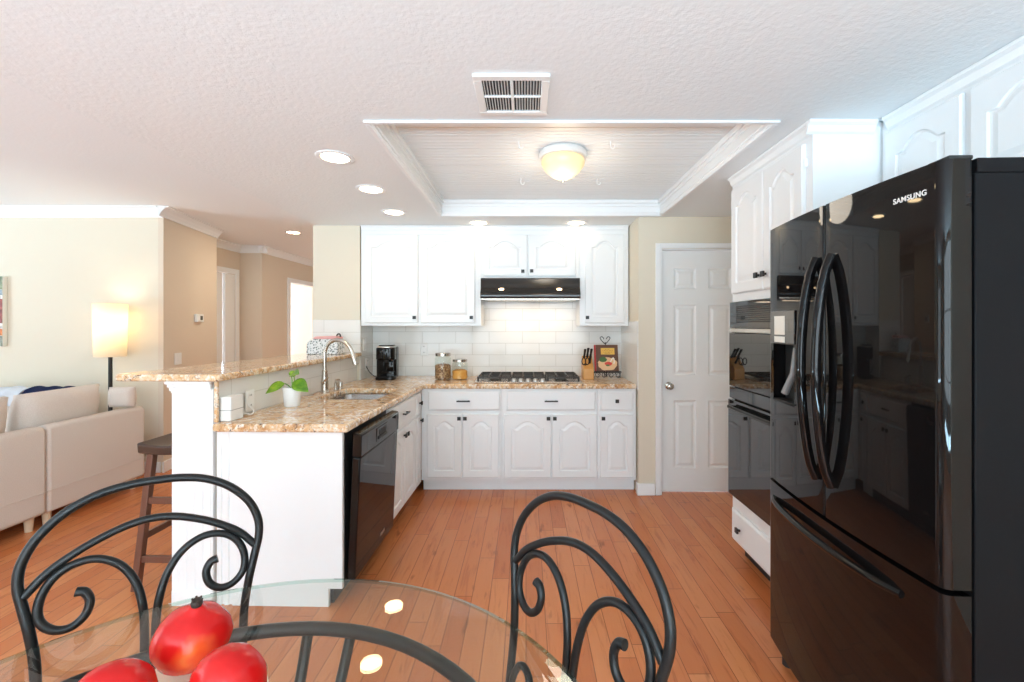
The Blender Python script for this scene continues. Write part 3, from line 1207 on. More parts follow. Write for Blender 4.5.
bm = new(); lathe(bm, [(.018, 0), (.018, .006), (.0125, .01), (.0125, .055), (0, .058)], 20)
obj('collar', bm, M['nickel'], ds, smooth=True)
bm = new(); tube(bm, [(0, 0, .058), (0, 0, .075), (.03, 0, .078)], .007, 10)
obj('pump', bm, M['nickel'], ds, smooth=True)
sx, sy, _ = pen(-.575, -.268)
ag = thing('air_gap', 'plain nickel dishwasher air-gap cap behind the sink, beside the soap pump', 'air gap cap', (sx, sy, .9055), -TH)
bm = new(); lathe(bm, [(.021, 0), (.021, .007), (.0165, .01), (.0165, .05), (.012, .058), (0, .06)], 20)
obj('cap', bm, M['nickel'], ag, smooth=True)

# bar top
bt = thing('bar_counter', 'raised speckled granite bar top along the half wall', 'bar counter', pen(0, 0), -TH)
bm = new()
prism(bm, [(-1.145, -1.485), (-.624, -1.485), (-.624, .275), (-1.062, .275)], 1.1135, 1.1485, 'z')
obj('slab', bm, M['granite'], bt, bevel=.010, seg=3)

# ---- range hood
hd = thing('range_hood', 'black under-cabinet range hood with two small lamps above the cooktop', 'range hood', (-.400, 0, 0))
W_ = .876
bm = new()
# side profile (y,z): rounded nose
pf = [(4.215, 1.801), (3.85, 1.801), (3.845, 1.80), (3.842, 1.73), (3.832, 1.70), (3.805, 1.672), (3.80, 1.655), (3.80, 1.630), (3.808, 1.618), (4.215, 1.618)]
prism(bm, pf, .004, W_ - .004, 'x')
obj('canopy', bm, M['hood'], hd, bevel=.004)
bm = new(); box(bm, .03, W_ - .03, 3.83, 4.19, 1.609, 1.6175)
obj('filter', bm, M['cook'], hd)
bm = new(); box(bm, .012, W_ - .012, 3.8045, 3.83, 1.6105, 1.6172)
obj('edge_rail', bm, M['cook'], hd)
bm = new()
for x in (.40, .43, .46, .49):
    box(bm, x, x + .016, 3.838, 3.8445, 1.785, 1.795)
obj('switches', bm, M['dark'], hd)
for x in (.185, .690):
    bm = new()
    tube(bm, [(x, 3.836, 1.703), (x, 3.822, 1.696)], [.016, .013], 16, flat=(.6, 1.5))
    obj('lamp', bm, M['hoodbulb'], hd, smooth=True)
d = bpy.data.lights.new('hood_light', 'AREA'); d.shape = 'RECTANGLE'; d.size = .6; d.size_y = .1; d.energy = 1.6; d.color = (1, .78, .55)
o = bpy.data.objects.new('hood_light', d); o.location = (.04, 4.02, 1.60); COL.objects.link(o)

# ---- gas cooktop
ck = thing('cooktop', 'five-burner gas cooktop with dark cast grates set in the granite', 'cooktop', (.020, 3.90, .9055))
bm = new(); box(bm, -.455, .455, -.235, .235, 0, .012)
obj('tray', bm, M['cook'], ck, bevel=.005)


def grate(x0, x1, mid=False):
    bm = new()
    t = .006
    z0, z1 = .034, .048
    for y in (-.205, -.07, .07, .205):
        box(bm, x0, x1, y - t, y + t, z0, z1)
    n = 3
    for k in range(n + 1):
        x = x0 + (x1 - x0) * k / n
        box(bm, max(x0, x - t), min(x1, x + t), -.205, .205, z0 + .001, z1 + .001)
    for x in (x0 + .008, x1 - .008):
        for y in (-.2, .2):
            box(bm, x - .008, x + .008, y - .008, y + .008, .0125, z0)
    obj('grate', bm, M['grate'], ck, bevel=.002)


grate(-.43, -.155); grate(-.145, .145); grate(.155, .43)
for x, y, r in ((-.29, -.11, .04), (-.29, .11, .05), (.29, -.11, .04), (.29, .11, .05), (0, .06, .055)):
    bm = new(); lathe(bm, [(r, .0125), (r, .018), (r * .8, .022), (r * .8, .029), (r * .7, .032), (0, .033)], 24, (x, y, 0))
    obj('burner', bm, M['grate'], ck, smooth=True)
for k in range(5):
    x = -.12 + .06 * k
    bm = new(); lathe(bm, [(.023, .0125), (.022, .018), (.019, .034), (.016, .037), (0, .038)], 20, (x, -.222 + .0, 0))
    obj('control_knob', bm, M['steel'], ck, smooth=True)

# ---- oven tower on the right
OT = thing('oven_cabinet', 'tall white cabinet housing the built-in ovens beside the fridge', 'cabinet', (1.247, 2.655, 0), -PI / 2)
W_ = .742
D_ = XR - 1.247 - .002
bm = new()
box(bm, 0, W_, 0, D_, .105, .380); box(bm, 0, W_, 0, D_, 1.528, CZ - .001)
box(bm, 0, .018, 0, D_, .380, 1.528); box(bm, W_ - .018, W_, 0, D_, .380, 1.528)
box(bm, .018, W_ - .018, D_ - .02, D_, .380, 1.528)
obj('carcass', bm, M['cab'], OT, bevel=.0012)
bm = new(); box(bm, 0, W_, .075, D_, 0, .1045); obj('toe_kick', bm, M['dark'], OT)  # toe kick coloured dark to stand in for the shadow under the cabinet
drawer(OT, .02, W_ - .02, .120, .300, 'knob', px=.13)
cab_door(OT, .018, W_ / 2 - .004, 1.575, 2.195, (W_ / 2 - .034, 1.652), hinge=.012)
cab_door(OT, W_ / 2 + .004, W_ - .045, 1.575, 2.195, (W_ / 2 + .034, 1.652), hinge=W_ - .038)
bm = new()
prism(bm, [(-.03, CZ - .002), (-.03, CZ - .014), (-.018, CZ - .024), (-.010, CZ - .048), (-.0005, CZ - .056), (-.0005, CZ - .002)], 0, W_, 'x')
prism(bm, [(W_ + .03, CZ - .002), (W_ + .03, CZ - .014), (W_ + .018, CZ - .024), (W_ + .010, CZ - .048), (W_ + .0005, CZ - .056), (W_ + .0005, CZ - .002)], -.03, .262, 'y')
obj('crown_molding', bm, M['trim'], OT)

mw = thing('microwave_oven', 'black glass built-in microwave oven above the wall oven', 'microwave', (1.247, 2.655, 0), -PI / 2)
bm = new(); box(bm, .020, W_ - .020, .004, .45, 1.025, 1.525); obj('casing', bm, M['dark'], mw)
bm = new(); box(bm, .005, W_ - .005, -.020, -.0008, 1.372, 1.525); cp = obj('control_panel', bm, M['oven_glass'], mw, bevel=.002)
bm = new()
for k in range(9):
    box(bm, .09, W_ - .09, -.0218, -.0202, 1.405 + k * .011, 1.411 + k * .011)
obj('vent_grille', bm, M['dark'], cp)
bm = new(); box(bm, .005, W_ - .005, -.026, -.0008, 1.346, 1.370); obj('trim_strip', bm, M['steel'], mw, bevel=.003)
bm = new(); box(bm, .005, W_ - .005, -.024, -.0008, 1.028, 1.343); md = obj('door', bm, M['oven_glass'], mw, bevel=.003)
ov = thing('wall_oven', 'black glass wall oven with bar handle beneath the microwave', 'oven', (1.247, 2.655, 0), -PI / 2)
bm = new(); box(bm, .020, W_ - .020, .004, .60, .383, 1.022); obj('casing', bm, M['dark'], ov)
bm = new(); box(bm, .005, W_ - .005, -.022, -.0008, .955, 1.023); obj('control_panel', bm, M['oven_glass'], ov, bevel=.003)
bm = new(); box(bm, .005, W_ - .005, -.030, -.0008, .384, .948); od = obj('door', bm, M['oven_glass'], ov, bevel=.003)
bm = new()
tube(bm, [(.07, -.054, .912), (.2, -.060, .912), (W_ - .2, -.060, .912), (W_ - .07, -.054, .912)], .012, 12, smooth_n=6)
for x in (.095, W_ - .095):
    tube(bm, [(x, -.056, .912), (x, -.0305, .912)], .010, 10)
obj('handle', bm, M['gloss'], od, smooth=True)

# ---- cabinets over the fridge (face towards the kitchen)
for i, (y1, y0, lab) in enumerate(((1.908, 1.152, 'white upper cabinet with arched doors above the fridge, next to the oven tower'),
                                   (1.150, .394, 'white upper cabinet nearest the dining table, above the near edge of the fridge'))):
    o = thing('wall_cabinet', lab, 'cabinet', (1.545, y1, 0), -PI / 2, 'cabinets above the fridge')
    Wf = y1 - y0
    bm = new(); box(bm, 0, Wf, 0, XR - 1.545 - .002, 1.83, CZ - .001)
    obj('carcass', bm, M['cab'], o, bevel=.0012)
    bm = new()
    prism(bm, [(-.03, CZ - .002), (-.03, CZ - .014), (-.018, CZ - .024), (-.010, CZ - .048), (-.0005, CZ - .056), (-.0005, CZ - .002)], .035 if i == 0 else .001, Wf - .001, 'x')
    obj('crown_molding', bm, M['trim'], o)
    if i == 0:
        cab_door(o, .03, .363, 1.855, 2.205); cab_door(o, .392, Wf - .03, 1.855, 2.205)
    else:
        cab_door(o, .03, Wf / 2 - .015, 1.855, 2.205); cab_door(o, Wf / 2 + .015, Wf - .03, 1.855, 2.205)

# ---- refrigerator
FR = thing('refrigerator', 'glossy black French-door refrigerator with bottom freezer drawer at the right', 'refrigerator', (1.025, 1.862, 0), math.radians(-92.2))
FW = .82


def arc_profile(x0, x1, bulge=.026, th=.062, rl=0.0, rr=0.0, n=16):
    """door outline in plan: curved front (towards -y), flat back"""
    c, hw_ = FW / 2, FW / 2

    def f(x):
        return -bulge * (1 - ((x - c) / hw_) ** 2)
    pts = []
    a, b = x0 + rl, x1 - rr
    if rl:
        for k in range(7):
            t = PI / 2 * k / 6
            pts.append((x0 + rl - rl * math.cos(t), f(a) + rl - rl * math.sin(t)))
    else:
        pts.append((x0, f(x0)))
    for k in range(1, n):
        x = a + (b - a) * k / n
        pts.append((x, f(x)))
    if rr:
        for k in range(7):
            t = PI / 2 * k / 6
            pts.append((x1 - rr + rr * math.sin(t), f(b) + rr - rr * math.cos(t)))
    else:
        pts.append((x1, f(x1)))
    pts += [(x1, th), (x0, th)]
    return pts


bm = new(); box(bm, .004, FW - .004, .072, .775, .045, 1.752)
case = obj('cabinet_body', bm, M['appl'], FR, bevel=.003)
bm = new(); box(bm, .004, FW - .004, .078, .775, 1.7525, 1.788)
obj('hinge_cover', bm, M['appl'], FR, bevel=.003)
bm = new()
box(bm, FW - .075, FW - .012, .020, .077, 1.7865, 1.798)
obj('hinge', bm, M['dark'], FR, bevel=.004)
bm = new(); box(bm, .02, FW - .02, .045, .3, .03, .088); obj('base_grille', bm, M['dark'], FR)
for x in (.06, FW - .06):
    bm = new(); tube(bm, [(x, .05, 0.0), (x, .05, .044)], .022, 14); obj('foot', bm, M['dark'], FR, smooth=True)
for x in (.06, FW - .06):
    bm = new(); tube(bm, [(x, .70, 0.0), (x, .70, .044)], .022, 14); obj('foot', bm, M['dark'], FR, smooth=True)
ZS = .752
XM = .413


def fdoor(name, x0, x1, z0, z1, rl, rr, cut=None):
    bm = new(); prism(bm, arc_profile(x0, x1, rl=rl, rr=rr), z0, z1, 'z')
    o = obj(name, bm, M['gloss'], FR, smooth=True, angle=.5)
    if cut:
        bm = new(); box(bm, *cut)
        c = obj('cutter', bm, M['gloss'], FR)
        bo = o.modifiers.new('b', 'BOOLEAN'); bo.operation = 'DIFFERENCE'; bo.solver = 'EXACT'; bo.object = c
        bpy.context.view_layer.update()
        dg = bpy.context.evaluated_depsgraph_get()
        me = bpy.data.meshes.new_from_object(o.evaluated_get(dg))
        o.modifiers.clear(); o.data = me
        bpy.data.objects.remove(c)
    return o


DL = fdoor('door', .002, XM - .003, ZS + .008, 1.785, .03, .006, (.055, .232, -.1, .045, 1.085, 1.315))
DR = fdoor('door', XM + .003, FW - .002, ZS + .008, 1.785, .006, .024)
FZ = fdoor('freezer_drawer', .002, FW - .002, .092, ZS - .006, .03, .024)
# water and ice dispenser in the far door
bm = new()
prism(bm, [(.048, -.0145), (.24, -.0275), (.24, -.0225), (.048, -.0085)], 1.318, 1.445, 'z')
dp = obj('dispenser_panel', bm, M['oven_glass'], DL, bevel=.002)
bm = new()
prism(bm, [(.085, -.0185), (.17, -.0240), (.17, -.0215), (.085, -.016)], 1.352, 1.425, 'z')
obj('display', bm, M['screen'], dp)
bm = new()
prism(bm, [(.085, -.0185), (.17, -.0240), (.17, -.0215), (.085, -.016)], 1.322, 1.345, 'z')
obj('button_row', bm, M['screen'], dp)
bm = new(); box(bm, .058, .229, .0405, .0445, 1.088, 1.312); box(bm, .060, .227, -.012, .040, 1.0855, 1.093)
obj('recess', bm, M['dark'], DL)
bm = new(); tube(bm, [(.15, .033, 1.30), (.15, .02, 1.20), (.12, .004, 1.12)], [.012, .012, .014], 10)
obj('paddle', bm, M['greyplastic'], DL, smooth=True)
# bow handles


def bow(parent, p, q, out, r, name='handle', flat=(1, 1)):
    P, Q = Vector(p), Vector(q)
    pts = []
    n = 14
    for k in range(n + 1):
        t = k / n
        s = 1 - (2 * t - 1) ** 4 if t in (0, 1) else (math.sin(PI * t)) ** .62
        v = P.lerp(Q, t)
        pts.append((v.x, v.y - out * s, v.z))
    bm = new()
    tube(bm, pts, [r * .95, r, r, r, r * .95], 14, flat=flat)
    return obj(name, bm, M['gloss'], parent, smooth=True)


bow(DL, (XM - .040, -.0275, 1.615), (XM - .040, -.0275, .872), .052, .0155)
bow(DR, (XM + .040, -.0275, 1.615), (XM + .040, -.0275, .872), .052, .0155)
bow(FZ, (.055, -.004, .682), (.705, -.010, .682), .05, .0125)
# lettering
cu = bpy.data.curves.new('lettering', 'FONT')
cu.body = 'SAMSUNG'
cu.size = .0235
cu.extrude = .0004
cu.offset = .0006
cu.space_character = 1.08
to = bpy.data.objects.new('lettering_source', cu); COL.objects.link(to)
bpy.context.view_layer.update()
me = bpy.data.meshes.new_from_object(to.evaluated_get(bpy.context.evaluated_depsgraph_get()))
bpy.data.objects.remove(to)
me.materials.clear(); me.materials.append(M['logo'])
lt = bpy.data.objects.new('lettering', me); COL.objects.link(lt)
lt.parent = DR
xa, xb = .685, .777


def fyy(x):
    return -.026 * (1 - ((x - FW / 2) / (FW / 2)) ** 2)


lt.location = (xa, fyy(xa) - .0012, 1.712)
wid = max(v.co.x for v in me.vertices)
lt.scale = ((xb - xa) / wid,) * 3
lt.rotation_euler = (PI / 2, 0, math.atan2(fyy(xb) - fyy(xa), xb - xa))

# ================================================================== LIGHT FITTINGS, VENT


def can_light(x, y, z, label, power=0, lens='bulb', cat='ceiling light'):
    o = thing('recessed_spot_light', label, cat, (x, y, z), 0, 'recessed ceiling lights')
    bm = new()
    lathe(bm, [(.096, -.0005), (.096, -.004), (.086, -.008), (.072, -.006), (.068, -.0005)], 36)
    obj('trim_ring', bm, M['trim'], o, smooth=True)
    bm = new(); lathe(bm, [(0, -.0035), (.0675, -.0035), (.0675, -.0008), (0, -.0008)], 32, cap=False)
    obj('lens', bm, M[lens], o)
    if not power:
        return
    d = bpy.data.lights.new('can_lamp', 'AREA'); d.shape = 'DISK'; d.size = .13; d.energy = power; d.color = (1.0, .86, .68)
    l = bpy.data.objects.new('can_lamp', d); l.location = (x, y, z - .012); COL.objects.link(l)


can_light(-1.006, 2.318, CZ, 'recessed ceiling light left of the tray, the one nearest the dining table')
can_light(-1.008, 2.863, CZ, 'recessed ceiling light left of the tray, middle of the row of three')
can_light(-1.035, 3.446, CZ, 'recessed ceiling light left of the tray, the one closest to the upper cabinets')
can_light(-.408, 3.80, CZ, 'recessed ceiling light in front of the upper cabinets, left of the range hood centre', lens='bulb_dim')
can_light(.434, 3.80, CZ, 'recessed ceiling light in front of the upper cabinets, right of the range hood centre', lens='bulb_dim')
can_light(-2.77, 5.24, LZ, 'recessed light in the hallway ceiling beyond the bar', 9)

fl = thing('ceiling_lamp', 'flush amber glass bowl lamp on the beadboard of the ceiling tray', 'ceiling lamp', (.214, 2.55, TZ - .0005))
bm = new(); lathe(bm, [(.130, 0), (.138, -.010), (.140, -.026), (.134, -.040), (.118, -.042), (0, -.042)], 40)
obj('canopy', bm, M['plastic'], fl, smooth=True)
bm = new(); lathe(bm, [(.120, -.0425), (.126, -.056), (.124, -.076), (.098, -.112), (.060, -.142), (.026, -.158), (.010, -.160), (0, -.160)], 40)
sh = obj('glass_bowl', bm, M['amber'], fl, smooth=True)
bm = new(); lathe(bm, [(.006, -.1602), (.010, -.166), (.008, -.174), (0, -.177)], 16)
obj('finial', bm, M['nickel'], sh, smooth=True)
d = bpy.data.lights.new('ceiling_bulb', 'POINT'); d.energy = 5; d.shadow_soft_size = .12; d.color = (1, .88, .72)
o = bpy.data.objects.new('ceiling_bulb', d); o.location = (.214, 2.55, TZ - .30); COL.objects.link(o)

for i, (x, y, lab) in enumerate(((-.038, 2.40, 'small white hook in the tray ceiling, left of the lamp and towards the vent'),
                                 (.462, 2.40, 'small white hook in the tray ceiling, right of the lamp and towards the vent'),
                                 (-.036, 3.02, 'small white hook in the tray ceiling, left of the lamp and towards the cabinets'),
                                 (.487, 3.02, 'small white hook in the tray ceiling, right of the lamp and towards the cabinets'))):
    bm = new()
    tube(bm, [(0, 0, 0), (0, 0, -.022), (.004, 0, -.036), (.014, 0, -.040), (.022, 0, -.032), (.022, 0, -.022)], .0028, 8, smooth_n=4)
    lathe(bm, [(.007, -.0002), (.006, -.004), (0, -.004)], 12)
    h = tag(obj('ceiling_hook', bm, M['trim'], smooth=True, loc=(x, y, TZ)), lab, 'hook', 'hooks in the ceiling tray')

vt = thing('ceiling_vent', 'white square louvred air vent in the ceiling near the tray', 'vent', (-.052, 1.69, CZ))
bm = new()
frame_rect(bm, -.138, .138, -.145, .145, .030, -.012, -.0005)
box(bm, -.006, .006, -.115, .115, -.011, -.001); box(bm, -.108, .108, -.004, .004, -.0115, -.001)
obj('frame', bm, M['plastic'], vt, bevel=.003)
bm = new(); box(bm, -.108, .108, -.115, .115, -.0022, -.0008); obj('backing', bm, M['vent_dark'], vt)
bm = new()
for k in range(20):
    x = -.102 + k * .204 / 19
    s = -1 if x < 0 else 1
    if abs(x) > .008:
        prism(bm, [(x - .0025, -.0098), (x - .0012, -.0098), (x + .0025 , -.0024), (x + .0012, -.0024)], -.114, .114, 'y') if s > 0 else \
            prism(bm, [(x + .0012, -.0098), (x + .0025, -.0098), (x - .0012, -.0024), (x - .0025, -.0024)], -.114, .114, 'y')
obj('louvers', bm, M['plastic'], vt)

# ================================================================== ON THE WORKTOPS
CT = .9055

# potted plant
px_, py_, _ = pen(-.545, -.985)
pp = thing('potted_plant', 'small leafy green plant in a white pot on the peninsula worktop', 'plant', (px_, py_, CT))
bm = new(); lathe(bm, [(.040, 0), (.043, .004), (.053, .108), (.053, .114), (.047, .114), (.044, .098), (0, .096)], 32)
obj('pot', bm, M['ceramic'], pp, smooth=True)
bm = new(); lathe(bm, [(.0435, .0965), (.04, .100), (0, .103)], 20); obj('soil', bm, M['soil'], pp)


def leaf(bm, base, tip, width, droop=.02, fold=.25, roll=0.0):
    b, t = Vector(base), Vector(tip)
    d = t - b
    L_ = d.length
    d.normalize()
    side = d.cross(Vector((0, 0, 1))).normalized()
    side = Matrix.Rotation(roll, 3, d) @ side
    up = side.cross(d)
    n = 10
    R = []
    for k in range(n + 1):
        s = k / n
        wv = width * (math.sin(PI * s ** .8)) ** .8 * (1 if s < .6 else 1 - (s - .6) * .6)
        c = b + d * (L_ * s) + Vector((0, 0, -droop * s * s))
        wv = max(wv, .0006)
        R.append((c + side * wv + up * wv * fold, c + side * wv * .5 + up * wv * fold * .35, c, c - side * wv * .5 + up * wv * fold * .35, c - side * wv + up * wv * fold))
    top = [[bm.verts.new(p + up * .0006) for p in r] for r in R]
    bot = [[bm.verts.new(p - up * .0006) for p in r] for r in R]
    for A, B in zip(top[:-1], top[1:]):
        for q in range(4):
            bm.faces.new((A[q], A[q + 1], B[q + 1], B[q]))
    for A, B in zip(bot[:-1], bot[1:]):
        for q in range(4):
            bm.faces.new((A[q], B[q], B[q + 1], A[q + 1]))
    for q in (0, 4):
        for i in range(n):
            bm.faces.new((top[i][q], top[i + 1][q], bot[i + 1][q], bot[i][q]))


for stem, tip, wd, rl in (([(0, 0, .10), (-.012, -.02, .125), (-.028, -.03, .138)], (-.115, -.075, .104), .034, -.7),
                          ([(0, 0, .10), (.010, -.005, .13), (.018, -.02, .146)], (.128, -.06, .112), .042, .8),
                          ([(0, 0, .10), (-.006, .01, .15), (-.004, .0, .185)], (.068, -.05, .215), .034, .7),
                          ([(.005, .01, .10), (.004, .02, .14), (-.004, .03, .170)], (-.030, .045, .226), .022, -.6)):
    bm = new(); tube(bm, stem, .0032, 8, smooth_n=4)
    st = obj('stem', bm, M['leaf'], pp, smooth=True)
    bm = new(); leaf(bm, stem[-1], tip, wd, roll=rl)
    obj('leaf', bm, M['leaf'], st, smooth=True, angle=2)

# white router box with its cable
rx, ry, _ = pen(-.641, -1.37)
rt = thing('router_box', 'white plastic box standing at the end of the peninsula worktop against the tiles', 'box', (rx, ry, CT), -TH)
bm = new(); box(bm, -.028, .028, -.05, .05, 0, .124); obj('casing', bm, M['plastic'], rt, bevel=.006, seg=3)
bm = new(); box(bm, -.0285, .0285, -.0505, .0505, .054, .0565); obj('seam', bm, M['greyplastic'], rt)
bm = new()
tube(bm, [(.01, .0515, .03), (.022, .075, .016), (.03, .11, .006), (.022, .14, .02), (-.014, .155, .045), (-.030, .158, .054)], .0028, 8, smooth_n=6)
obj('cable', bm, M['plastic'], rt, smooth=True)


def plate(name, label, cat, loc, rz, parts='outlet', w_=.072, h_=.116, group=None):
    """wall plate, front to -y"""
    o = thing(name, label, cat, loc, rz, group)
    bm = new(); box(bm, -w_ / 2, w_ / 2, -.006, -.0004, -h_ / 2, h_ / 2); p = obj('cover_plate', bm, M['plastic'], o, bevel=.003)
    if parts == 'outlet':
        for dz in (-.028, .028):
            bm = new(); box(bm, -.017, .017, -.0085, -.0062, dz - .014, dz + .014); s = obj('socket', bm, M['plastic'], o, bevel=.002)
            bm = new(); box(bm, -.008, -.005, -.0092, -.0086, dz - .003, dz + .007); box(bm, .005, .008, -.0092, -.0086, dz - .003, dz + .007)
            obj('slots', bm, M['dark'], s)
    elif parts == 'rocker':
        n = max(1, round(w_ / .072 + .2) if w_ > .09 else 1)
        for k in range(n):
            x = (k - (n - 1) / 2) * .046
            bm = new(); box(bm, x - .016, x + .016, -.0095, -.0062, -.033, .033); obj('rocker', bm, M['plastic'], o, bevel=.002)
    return o


ox, oy, _ = pen(-.6598, -1.205)
plate('wall_outlet', 'white outlet on the tiles under the bar, beside the white box', 'outlet', (ox, oy, .975), RZP, group='kitchen outlets')
plate('wall_outlet', 'white outlet on the back tiles right of the coffee maker', 'outlet', (-.975, BY - .0077, 1.155), 0, group='kitchen outlets')
plate('wall_outlet', 'white outlet on the side tiles behind the coffee maker, its cord plugged in', 'outlet', (SX1 + .0082, 4.06, 1.03), PI / 2, group='kitchen outlets')
plate('wall_switch', 'white switch plate on the side tiles at the inner corner above the bar end', 'switch', (SX1 + .0082, 4.00, 1.215), PI / 2, 'rocker')
hdx, hdy = Vector((HX - WX, HY - LY)).normalized()
hrz = math.atan2(hdy, hdx)      # local x runs along the hall wall, away from the camera
plate('wall_switch', 'white double switch plate low on the tan hall wall, below the thermostat', 'switch', (WX + hdx * .23 + .002, LY + hdy * .23, 1.055), hrz, 'rocker', .118, .116)
th_ = thing('thermostat', 'white wall thermostat with dark display on the tan hall wall', 'thermostat', (WX + hdx * .60 + .002, LY + hdy * .60, 1.465), hrz)
bm = new(); box(bm, -.07, .07, -.028, -.0005, -.042, .042); obj('casing', bm, M['plastic'], th_, bevel=.006, seg=3)
bm = new(); box(bm, -.005, .045, -.0292, -.0283, -.022, .024); obj('display', bm, M['lcd'], th_)

# coffee maker
cm = thing('coffee_maker', 'black single-serve coffee maker in the corner of the worktop', 'coffee maker', (-1.262, 3.985, CT), math.radians(4))
bm = new()
prism(bm, [(x, y) for x, y in rrect(-.095, .085, -.005, .13, .03)], 0, .285, 'z')
obj('body', bm, M['gloss'], cm, bevel=.012, seg=3)
bm = new(); prism(bm, rrect(-.07, .095, -.13, -.006, .045), .175, .285, 'z'); hdc = obj('brew_head', bm, M['gloss'], cm, bevel=.012, seg=3)
bm = new()
o_ = rrect(-.060, .086, -.1355, .05, .05)
prism(bm, o_, .283, .297, 'z'); obj('silver_lid_ring', bm, M['steel'], hdc, bevel=.004)
bm = new(); prism(bm, rrect(-.05, .076, -.122, .04, .045), .2975, .307, 'z'); obj('lid', bm, M['gloss'], hdc, bevel=.006)
bm = new(); prism(bm, rrect(-.075, .10, -.135, -.006, .045), 0, .032, 'z'); dt = obj('drip_tray', bm, M['gloss'], cm, bevel=.006)
bm = new(); lathe(bm, [(.02, .176), (.022, .16), (.014, .148), (0, .148)], 20, (.012, -.07, 0)); obj('spout', bm, M['dark'], hdc, smooth=True)
bm = new()
tube(bm, [(-.092, .10, .02), (-.13, .09, .012), (-.165, .06, .05), (-.19, .05, .095), (-.206, .07, .115), (-.222, .068, .125)], .0035, 8, smooth_n=6)
tube(bm, [(-.205, .069, .118), (-.2285, .069, .122)], .012, 10)
obj('power_cord', bm, M['dark'], cm, smooth=True)


def jar(label, x, y, r, h, fill, fm, grp='glass storage jars'):
    o = thing('glass_jar', label, 'jar', (x, y, CT), 0, grp)
    bm = new(); lathe(bm, [(0, 0), (r * .92, 0), (r, .008), (r, h * .80), (r * .86, h * .86), (r * .86, h * .885)], 36, cap=False)
    obj('glass', bm, M['jar'], o, smooth=True)
    bm = new(); lathe(bm, [(r * .93, .006), (r * .95, .012), (r * .95, fill), (r * .6, fill + .012), (0, fill + .006)], 28)
    obj('contents', bm, fm, o, smooth=True)
    bm = new(); lathe(bm, [(r * .92, h * .886), (r * .94, h * .89), (r * .94, h * .985), (r * .90, h), (r * .5, h * 1.0), (0, h * .995)], 36)
    obj('lid', bm, M['nickel'], o, smooth=True, angle=.5)


jar('taller glass jar with metal lid and brown dried contents left of the cooktop', -.742, 3.93, .072, .236, .125, M['nuts'])
jar('shorter glass jar with metal lid and orange contents left of the cooktop', -.592, 3.94, .069, .178, .075, M['orangefood'])

# knife block and its knives
kb = thing('knife_block', 'orange-brown wooden knife block on the worktop right of the cooktop', 'knife block', (.555, 3.98, CT))
bm = new(); prism(bm, [(-.085, 0), (.075, 0), (.075, .10), (.03, .205), (-.085, .095)], -.046, .046, 'x')
obj('block', bm, M['bamboo'], kb, bevel=.004)
for i, (dx, s, ln, lab) in enumerate(((-.028, .85, .105, 'black-handled knife at the left edge of the knife block'),
                                      (.0, .88, .115, 'black-handled knife standing in the middle of the knife block'),
                                      (.028, .85, .11, 'black-handled knife at the right edge of the knife block'),
                                      (.014, .42, .085, 'short black-handled knife low in the front slot of the knife block'))):
    bx, by, bz = .555 + dx, 3.98 - .085 + .115 * s, CT + .095 + .11 * s
    d = Vector((0, -.69, .72))
    p0 = Vector((bx, by, bz)) + d * .003
    bm = new()
    tube(bm, [p0, p0 + d * ln * .5, p0 + d * ln], [.009, .0075, .0095], 10, flat=(.75, 1.25))
    tag(obj('knife', bm, M['dark'], smooth=True), lab, 'knife', 'knives in the block')
sc_ = thing('kitchen_scissors', 'black-handled scissors hooked in the front of the knife block', 'scissors', (.527, 3.925, CT + .128), 0)
for s in (-1, 1):
    bm = new()
    tube(bm, [(s * .016 + .022 * math.cos(a * PI / 6) * .75, -.03 + .004 * s, .035 + .03 * math.sin(a * PI / 6)) for a in range(12)], .0045, 8, closed=True)
    tube(bm, [(s * .010, -.03 + .004 * s, .010), (0, -.012, -.0), ], .005, 8)
    obj('finger_ring', bm, M['dark'], sc_, smooth=True)

# cookbook on a scrolled wire stand
cs = thing('cookbook_stand', 'black scrolled wire cookbook stand in the right corner of the worktop', 'book stand', (.735, 4.00, CT))
bm = new()
for s in (-1, 1):
    tube(bm, [(s * .004, .080, .310), (s * .028, .086, .335), (s * .046, .090, .362), (s * .034, .092, .376), (s * .016, .090, .366), (s * .014, .088, .352)], .0035, 8, smooth_n=6)
tube(bm, [(0, -.0, .012), (0, .03, .10), (0, .068, .262), (0, .084, .325)], .0045, 8)
tube(bm, [(0, .064, .255), (0, .11, .12), (0, .13, .0045)], .004, 8, smooth_n=5)
obj('back_rod', bm, M['iron'], cs, smooth=True)
bm = new()
tube(bm, [(-.12, -.046, .066), (.12, -.046, .066)], .004, 8)
tube(bm, [(-.12, -.012, .053), (.12, -.012, .053)], .004, 8)
for x in (-.12, .12):
    tube(bm, [(x, -.046, .066), (x, -.034, .053), (x, -.012, .053)], .004, 8)
    tube(bm, [(x, -.012, .053), (x, -.002, .0045), (x * .9, .03, .0045)], .004, 8)
obj('ledge', bm, M['iron'], cs, smooth=True)
for cx in (-.09, -.03, .03, .09):
    bm = new()
    sg = 1 if cx < 0 else -1
    pts = []
    for k in range(26):
        a = k / 25 * 2.6 * PI
        r = .026 * (1 - .6 * k / 25)
        pts.append((cx + sg * r * math.cos(a), -.040, .033 + r * math.sin(a)))
    tube(bm, pts, .0032, 8)
    obj('scroll', bm, M['iron'], cs, smooth=True)
TB = math.radians(-14)
cb = thing('cookbook', 'brown cookbook with red spine and yellow title panel leaning on the wire stand', 'book', (.735, 3.983, CT + .0625))
cb.rotation_euler = (TB, 0, 0)
bm = new(); box(bm, -.098, .104, -.012, -.010, 0, .245); box(bm, -.098, .104, .010, .012, 0, .245); obj('cover', bm, M['book'], cb)
bm = new(); box(bm, -.096, .100, -.0095, .0095, .003, .242); obj('pages', bm, M['paper'], cb)
